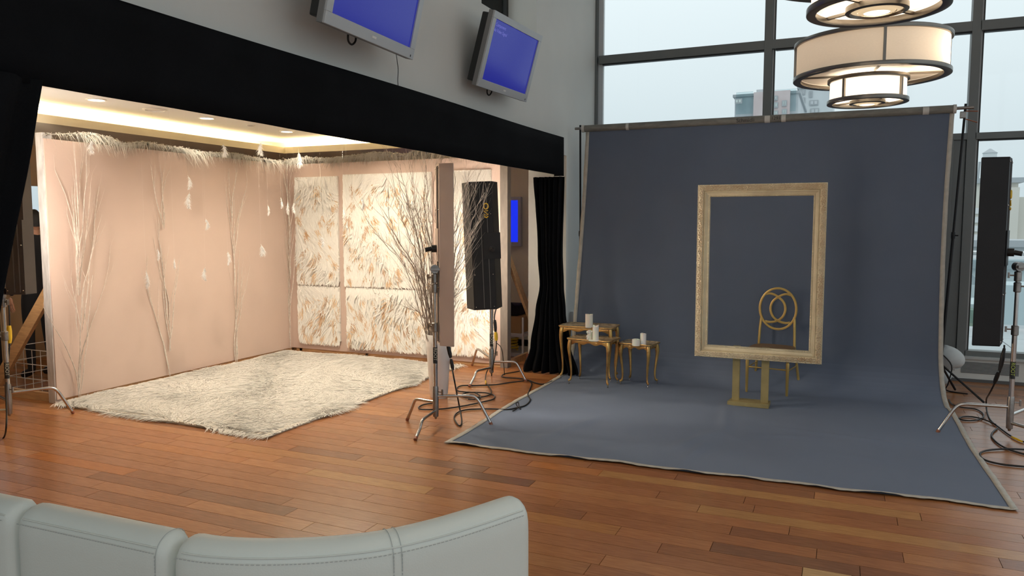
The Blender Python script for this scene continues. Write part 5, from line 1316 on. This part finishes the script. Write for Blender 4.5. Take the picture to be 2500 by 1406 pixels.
# ------------------------------------------------------------------ white leatherette sofa sections
def sofa(label, path, closed_end=(True, True), seat=True, vseams=()):
    P = [Vector((x, y, 0)) for x, y in path]
    n = len(P); NR = []
    for i in range(n):
        a = (P[min(i+1, n-1)]-P[max(i-1, 0)]).normalized(); NR.append(Vector((a.y, -a.x, 0)))    # towards the camera side
    t = thing('sofa_section', label, 'sofa', tuple(sum(P, Vector())/n))
    prof = [(.047, .05), (.050, .30), (.052, .60), (.052, .74), (.050, .775), (.044, .796), (.030, .812), (.010, .822), (-.015, .823), (-.035, .815), (-.046, .798), (-.052, .765), (-.054, .60), (-.054, .05)]
    m = len(prof); mb = MB(); vs = []
    for i in range(n):
        e = 1.0
        d0 = (P[i]-P[0]).length; d1 = (P[i]-P[-1]).length; dd = min(d0, d1)
        k = 1 - max(0, (.03-dd)/.03)**2*.28
        for o_, z in prof: vs.append(P[i] + NR[i]*o_*k + Vector((0, 0, z - (.018*max(0, (.03-dd)/.03)**2 if z > .7 else 0))))
    fs = [(i*m+j, i*m+(j+1) % m, (i+1)*m+(j+1) % m, (i+1)*m+j) for i in range(n-1) for j in range(m)]
    fs += [tuple(range(m)), tuple((n-1)*m+j for j in reversed(range(m)))]
    mb.add(vs, fs); back = mb.build('backrest', M['leather'], t, smooth=60, bevel=0)
    # stitched seam along the outer top edge (groove and dashes)
    mb = MB(); pl2 = [P[i]+NR[i]*.0445+Vector((0, 0, .7975)) for i in range(n)]
    mb.tube(pl2[3:-3], .0020, 6); mb.build('piped_seam', M['leather'], back, smooth=60)
    mb = MB()
    fine = []
    for i in range(n-1):
        L_ = (P[i+1]-P[i]).length; k = max(1, int(L_/.009))
        for j in range(k): 
            f_ = j/k; p = P[i].lerp(P[i+1], f_); nn = NR[i].lerp(NR[i+1], f_); fine.append(p+nn*.0525+Vector((0, 0, .785)))
    for a, b in zip(fine[2:-3], fine[3:-2]): mb.bar(a, a.lerp(b, .62), .0016, .0016)
    mb.build('stitching', M['thread'], back)['kind'] = 'stuff'
    for (idx, offs) in vseams:
        mb = MB(); mb2 = MB()
        for o2 in offs:
            a = (P[min(idx+1, n-1)]-P[idx-1]).normalized(); base_ = P[idx]+a*o2; nn = NR[idx]
            for k in range(60):
                z0 = .78-k*.0095; mb.bar(base_+nn*.0532+Vector((0, 0, z0)), base_+nn*.0532+Vector((0, 0, z0-.006)), .0016, .0016)
            cap_ = [base_+nn*o_*1.02+Vector((0, 0, z+.0008)) for o_, z in prof[3:12]]
            mb2.tube(spline(cap_, 3), .0008, 5)
        mb.build('stitching', M['thread'], back)['kind'] = 'stuff'; mb2.build('seam_line', M['thread'], back)
    if seat:
        vs = []; 
        for i in range(n):
            for o_, z in ((-.055, .06), (-.055, .42), (-.20, .43), (-.50, .425), (-.53, .39), (-.53, .06)): vs.append(P[i]+NR[i]*o_+Vector((0, 0, z)))
        mb = MB(); mb.add(vs, [(i*6+j, i*6+(j+1) % 6, (i+1)*6+(j+1) % 6, (i+1)*6+j) for i in range(n-1) for j in range(6)] + [tuple(range(6)), tuple((n-1)*6+j for j in reversed(range(6)))])
        mb.build('seat', M['leather'], t, smooth=40)
    for i in (1, n-2):
        for o_ in (-.45, 0):
            q = P[i]+NR[i]*o_; MB().lathe([(.018, 0), (.022, .062)], 12, Matrix.Translation((q.x, q.y, 0))).build('foot', M['chrome'], t, smooth=40)
    return t
def lin(a, b, n): return [(a[0]+(b[0]-a[0])*i/n, a[1]+(b[1]-a[1])*i/n) for i in range(n+1)]
def ends(Q):
    """extra samples close to both ends, for the rounded caps"""
    a, b = Vector(Q[0]), Vector(Q[1]); c2, d2 = Vector(Q[-2]), Vector(Q[-1])
    e1 = [tuple(a.lerp(b, f_/(b-a).length)) for f_ in (.006, .015, .028)]; e2 = [tuple(d2.lerp(c2, f_/(d2-c2).length)) for f_ in (.028, .015, .006)]
    mid = [q for q in Q[1:-1] if (Vector(q)-a).length > .036 and (Vector(q)-d2).length > .036]
    return [Q[0]]+e1+mid+e2+[Q[-1]]
sofa('white leatherette sofa section at the left edge, only its end showing', ends(lin((-2.75, 1.315), (-2.075, 1.335), 8)))
sofa('straight white leatherette sofa section, lower left of the foreground', ends(lin((-2.058, 1.335), (-1.512, 1.350), 8)), vseams=((11, (0,)),))
cv = [(-1.492, 1.352), (-1.42, 1.358), (-1.34, 1.378), (-1.25, 1.415), (-1.15, 1.472), (-1.05, 1.553), (-.97, 1.66), (-.905, 1.78), (-.855, 1.89), (-.83, 1.945)]
cvs = [(p.x, p.y) for p in spline([(x, y, 0) for x, y in cv], 4)]
sofa('curved white leatherette sofa section, lower centre, nearest the camera', ends(cvs), vseams=((22, (-.011, .011)),))

# ------------------------------------------------------------------ ceiling fittings of the side room
t = None
for (x, y), on, lb in (((-6.1757, 4.7908), 1, 'lit recessed ceiling lamp, leftmost in the side room'), ((-6.1693, 6.0694), 1, 'lit recessed ceiling lamp, middle of the row'), ((-6.1766, 7.3219), 1, 'lit recessed ceiling lamp nearest the cove corner'),
                       ((-4.6, 5.0), 1, 'added fill lamp of the inner row hidden by the valance, nearest the entrance'), ((-4.75, 5.95), 1, 'added fill lamp of the inner row hidden by the valance, in its middle'), ((-4.75, 6.65), 1, 'added fill lamp of the inner row hidden by the valance, nearest the back wall'),  # unseen inner row, added to brighten rug and feather walls
                       ((-3.55, 4.9), 1, 'added fill lamp of the outer row hidden by the valance, nearest the entrance'), ((-3.55, 6.2), 1, 'added fill lamp of the outer row hidden by the valance, above the vase'),  # unseen outer row, added to brighten the vase side
                       ((-6.198, 5.4393), 0, 'unlit round ceiling speaker grille between two lit lamps'), ((-6.1703, 6.7116), 2, 'small dark ceiling sensor near the cove corner')):
    R_ = .085 if on == 1 else (.11 if on == 0 else .05)
    t = thing('recessed_or_fill_lamp' if on == 1 else ('ceiling_speaker' if on == 0 else 'ceiling_sensor'), lb, 'ceiling lamp' if on == 1 else ('speaker' if on == 0 else 'sensor'), (x, y, 2.72))
    mb = MB(m4((x, y, 0))); mb.lathe([(R_, 2.719), (R_, 2.712), (R_*.82, 2.708), (R_*.78, 2.718)], 32, cap=False); mb.build('trim_ring', M['trimwhite'], t, smooth=40)
    mb = MB(m4((x, y, 0))); mb.lathe([(R_*.8, 2.714), (.001, 2.7135)], 28, cap=False); mb.build('lens' if on == 1 else 'grille', M['downglow' if on == 1 else ('trimwhite' if on == 0 else 'vent')], t, smooth=60)
    if on == 1:
        l = D.lights.new('downlight', 'SPOT'); l.energy = 9 if x < -5.5 else (102 if x < -4 else 12); l.color = (1, .88, .69); l.spot_size = 2.75; l.spot_blend = .7; l.shadow_soft_size = .06
        o = D.objects.new('downlight', l); COL.objects.link(o); o.parent = t; o.location = (0, 0, -.03)

k_ = 0
for x in (.9, 3.9):  # unseen lamps added to brighten the main room
    for y in (-2.6, .4, 3.4):
        k_ += 1
        t = thing('room_fill_lamp', 'added unseen fill lamp high over the main room, ' + ('wall side' if x < 2 else 'window side') + ', ' + {-2.6: 'rear row', .4: 'middle row', 3.4: 'front row'}[y], 'ceiling lamp', (x, y, 5.6), 0, 'added fill lamps of the main room')
        mb = MB(m4((x, y, 0))); mb.lathe([(.11, 5.599), (.11, 5.59), (.09, 5.588), (.085, 5.597)], 28, cap=False); mb.build('trim_ring', M['trimwhite'], t, smooth=40)
        mb = MB(m4((x, y, 0))); mb.lathe([(.088, 5.594), (.001, 5.5935)], 24, cap=False); mb.build('lens', M['downglow'], t, smooth=40)
        l = D.lights.new('room_fill_spot', 'SPOT'); l.energy = 70; l.color = (1, .84, .66); l.spot_size = 1.7; l.spot_blend = .9; l.shadow_soft_size = .10
        o = D.objects.new('room_fill_spot', l); COL.objects.link(o); o.parent = t; o.location = (0, 0, -.04)
# ------------------------------------------------------------------ things behind the set walls
t = thing('wall_monitor', 'bright blue monitor glimpsed between the back set wall and the pier', 'monitor', (-4.2, 8.98, 1.6))
mx0, mx1, mz0, mz1 = -4.75, -3.80, 1.32, 1.955
mb = MB(); mb.box(mx0, 8.93, mz0, mx1, 8.99, mz1); mb.build('casing', M['tvframe'], t, bevel=.006)
mb = MB(); mb.box(mx0+.04, 8.926, mz0+.055, mx1-.04, 8.931, mz1-.045); mb.build('screen', M['screenbright'], t)
t = thing('cardboard_box', 'open orange-brown box low behind the back set wall', 'box', (-3.78, 8.6, 0))
mb = MB(); mb.box(-4.05, 8.35, .28, -3.55, 8.8, .48); mb.build('box_body', M['card'], t)
mb = MB(); mb.box(-4.1, 8.3, .0, -3.5, 8.85, .04); mb.box(-4.1, 8.3, .24, -3.5, 8.85, .28)
for x in (-4.09, -3.52):
    for y in (8.31, 8.83): mb.box(x, y, 0, x+.02, y+.02, .48)
mb.build('low_shelf', M['trimwhite'], t)
t = thing('camera_bag', 'black equipment bag lying on the box behind the set wall', 'bag', (-3.8, 8.5, .48))
mb = MB(); mb.box(-4.0, 8.4, .481, -3.6, 8.7, .62); mb.build('bag_body', M['cloth'], t, bevel=.04); mb = MB(); mb.tube(spline([(-3.95, 8.4, .6), (-3.8, 8.35, .70), (-3.65, 8.4, .6)], 5), .012, 8); mb.build('bag_handle', M['cloth'], t, smooth=60)
t = thing('cable_coil', 'yellow cable coil in the low shelf behind the set wall', 'cable', (-3.8, 8.45, .08))
mb = MB(); mb.tube([(-3.78+.14*math.cos(a)*(1+.05*math.sin(a*.3)), 8.45+.10*math.sin(a), .06+.011*a/2) for a in [i*.4 for i in range(70)]], .012, 6); mb.build('cord', M['yellow'], t, smooth=60)
t = thing('wire_basket', 'white wire basket on the floor behind the left set wall', 'basket', (-7.0, 5.0, 0))
bx0, bx1, by0, by1 = -7.35, -6.62, 4.62, 5.05
mb = MB()
for z in (.02, .14, .28, .42): mb.tube([(bx0, by0, z), (bx1, by0, z), (bx1, by1, z), (bx0, by1, z)], .004, 6, closed=True)
for i in range(7):
    x = bx0+(bx1-bx0)*i/6; mb.tube([(x, by0, .02), (x, by0, .42)], .003, 5); mb.tube([(x, by1, .02), (x, by1, .42)], .003, 5)
mb.build('wire_mesh', M['plastic'], t, smooth=60)
t = thing('plastic_chair', 'white plastic chair standing behind the left set wall', 'chair', (-7.0, 5.55, 0))
mb = MB(); mb.grid(lambda a, b: (-7.25+.5*a, 5.75+.04*math.sin(PI*a)+.06*b, .44+.44*b-.03*abs(2*a-1)**3), 12, 8); mb.build('backrest', M['plastic'], t, smooth=60, solid=.008)
mb = MB(); mb.box(-7.25, 5.33, .42, -6.75, 5.78, .445); mb.build('seat', M['plastic'], t, bevel=.01)
for x in (-7.22, -6.78):
    for y in (5.36, 5.74): MB().box(x-.02, y-.02, 0, x+.02, y+.02, .42).build('leg', M['plastic'], t, bevel=.004)
t = thing('equipment_case', 'tall black equipment case behind the left lamp stand', 'case', (-7.9, 4.6, 0))
mb = MB(); mb.box(-8.3, 4.2, .0, -7.6, 4.75, .98); mb.build('case_body', M['blackmetal'], t, bevel=.06)
mb = MB(); mb.tube(spline([(-8.1, 4.18, .8), (-8.0, 4.13, .8), (-7.9, 4.13, .8), (-7.8, 4.18, .8)], 4), .01, 8); mb.build('handle', M['rubber'], t)
t = thing('worktable', 'cream worktable behind the equipment case at the left edge', 'table', (-8.2, 4.0, 0))
mb = MB(); mb.box(-8.75, 3.2, 1.0, -7.5, 4.15, 1.04); mb.build('tabletop', M['cream'], t, bevel=.004)
for x in (-8.7, -7.55):
    for y in (3.25, 4.1): MB().box(x-.02, y-.02, 0, x+.02, y+.02, 1.0).build('leg', M['dullsteel'], t)
t = thing('wall_box', 'small white framed box low on the pier beside the cloth', 'wall box', (WX, 8.25, .8))
q0 = (-2.8, 8.0148, 0.4811); q1 = (-2.8, 8.1539, 0.6206)
MB().box(WX, min(q0[1], q1[1]), q0[2]-.03, WX+.035, max(q0[1], q1[1]), q1[2]).build('box_frame', M['trimwhite'], t, bevel=.004)
MB().box(WX+.035, min(q0[1], q1[1])+.05, q0[2]+.0, WX+.039, max(q0[1], q1[1])-.05, q1[2]-.03).build('box_glass', M['sill'], t)

# ------------------------------------------------------------------ person behind the set, back turned
def person(label, x, y, rz, Hh=1.74):
    t = thing('person', label, 'person', (x, y, 0), rz)
    T = m4((x, y, 0), rz)
    k = Hh/1.75
    J = {'pel': ((0, 0, .95), .13), 'wai': ((0, 0, 1.10), .125), 'che': ((0, .01, 1.30), .15), 'nb': ((0, .01, 1.46), .085), 'neck': ((0, 0, 1.53), .055),
         'hipL': ((-.09, 0, .90), .10), 'kneL': ((-.10, -.01, .50), .062), 'ankL': ((-.11, .02, .10), .045), 'toeL': ((-.12, -.13, .04), .04),
         'shL': ((-.19, .01, 1.42), .062), 'elL': ((-.25, .03, 1.13), .045), 'wrL': ((-.24, -.05, .89), .03)}
    E = [('pel', 'wai'), ('wai', 'che'), ('che', 'nb'), ('nb', 'neck'), ('pel', 'hipL'), ('hipL', 'kneL'), ('kneL', 'ankL'), ('ankL', 'toeL'), ('nb', 'shL'), ('shL', 'elL'), ('elL', 'wrL')]
    names = list(J); V = [J[n][0] for n in names]; Rd = [J[n][1] for n in names]; Ed = [(names.index(a), names.index(b)) for a, b in E]
    mir = {}
    for n in names[:]:
        if n.endswith('L'):
            mir[n] = len(V); p = J[n][0]; V.append((-p[0], p[1], p[2])); Rd.append(J[n][1])
    for a, b in E:
        if b.endswith('L'): Ed.append((mir.get(a, names.index(a)), mir[b]))
    me = D.meshes.new('body'); I = inv_of(t)
    me.from_pydata([tuple(I @ T @ (Vector(v)*k)) for v in V], Ed, [])
    o = D.objects.new('body', me); COL.objects.link(o); o.parent = t
    sk = o.modifiers.new('skin', 'SKIN'); sb = o.modifiers.new('sub', 'SUBSURF'); sb.levels = 2; sb.render_levels = 2
    for i, r_ in enumerate(Rd): me.skin_vertices[0].data[i].radius = (r_*k, r_*k*.8)
    me.skin_vertices[0].data[0].use_root = True; sk.use_smooth_shade = True
    me.materials.append(M['cloth'])
    mb = MB(T); mb.tube([(0, 0, 1.48*k), (0, -.005, 1.56*k), (0, -.01, 1.62*k)], [.062, .056, .055], 14); mb.build('neck', M['skin'], t, smooth=60)
    mb = MB(T); mb.ball((0, -.02, 1.64*k), (.076, .095, .118), 20); hd = mb.build('head', M['skin'], t, smooth=80)
    mb = MB(T); mb.ball((0, -.118, 1.635*k), (.014, .020, .022), 8); mb.build('nose', M['skin'], hd, smooth=80)
    for s_ in (-1, 1):
        mb = MB(T); mb.ball((s_*.078, -.01, 1.635*k), (.012, .02, .032), 8); mb.build('ear', M['skin'], hd, smooth=80)
        mb = MB(T); mb.ball((s_*.030, -.103, 1.655*k), (.012, .008, .007), 8); mb.build('eye', M['hair'], hd, smooth=80)
    mb = MB(T); mb.ball((0, -.108, 1.585*k), (.024, .006, .006), 8); mb.build('mouth', M['redbase'], hd, smooth=80)
    mb = MB(T)
    mb.grid(lambda a, b: ((.084+.004*math.sin(20*a*PI))*math.cos(2*PI*a)*math.sin(PI*(.02+.60*b)), -.010+.098*math.sin(2*PI*a)*math.sin(PI*(.02+.60*b)) + .02*(b)*(1 if math.sin(2*PI*a) < 0 else 1), 1.645*k+.128*math.cos(PI*(.02+.60*b)) + (.07*b if math.sin(2*PI*a) < -.2 else 0)), 30, 12)
    mb.build('hair', M['hair'], t, smooth=80)
    for s_ in (-1, 1):
        mb = MB(T); w_ = Vector((s_*.24, -.055, .87))*k
        mb.ball((w_.x, w_.y-.008, w_.z-.04), (.018, .036, .045), 10)
        for i, ln in enumerate((.062, .075, .07, .055)):
            b0_ = w_+Vector((0, -.035+.020*i, -.075)); mb.tube([b0_+Vector((0, 0, .02)), b0_+Vector((-s_*.006, 0, -ln*.5)), b0_+Vector((-s_*.020, 0, -ln))], [.0085, .008, .0065], 7)
        b0_ = w_+Vector((0, -.04, -.025)); mb.tube([b0_, b0_+Vector((0, -.022, -.03)), b0_+Vector((-s_*.004, -.026, -.055))], [.0105, .0095, .0075], 7)
        mb.build('hand', M['skin'], t, smooth=80)
    return t
person('person with black hair and dark clothes seen from behind past the left set wall', -7.62, 5.13, math.radians(-90), 1.73)
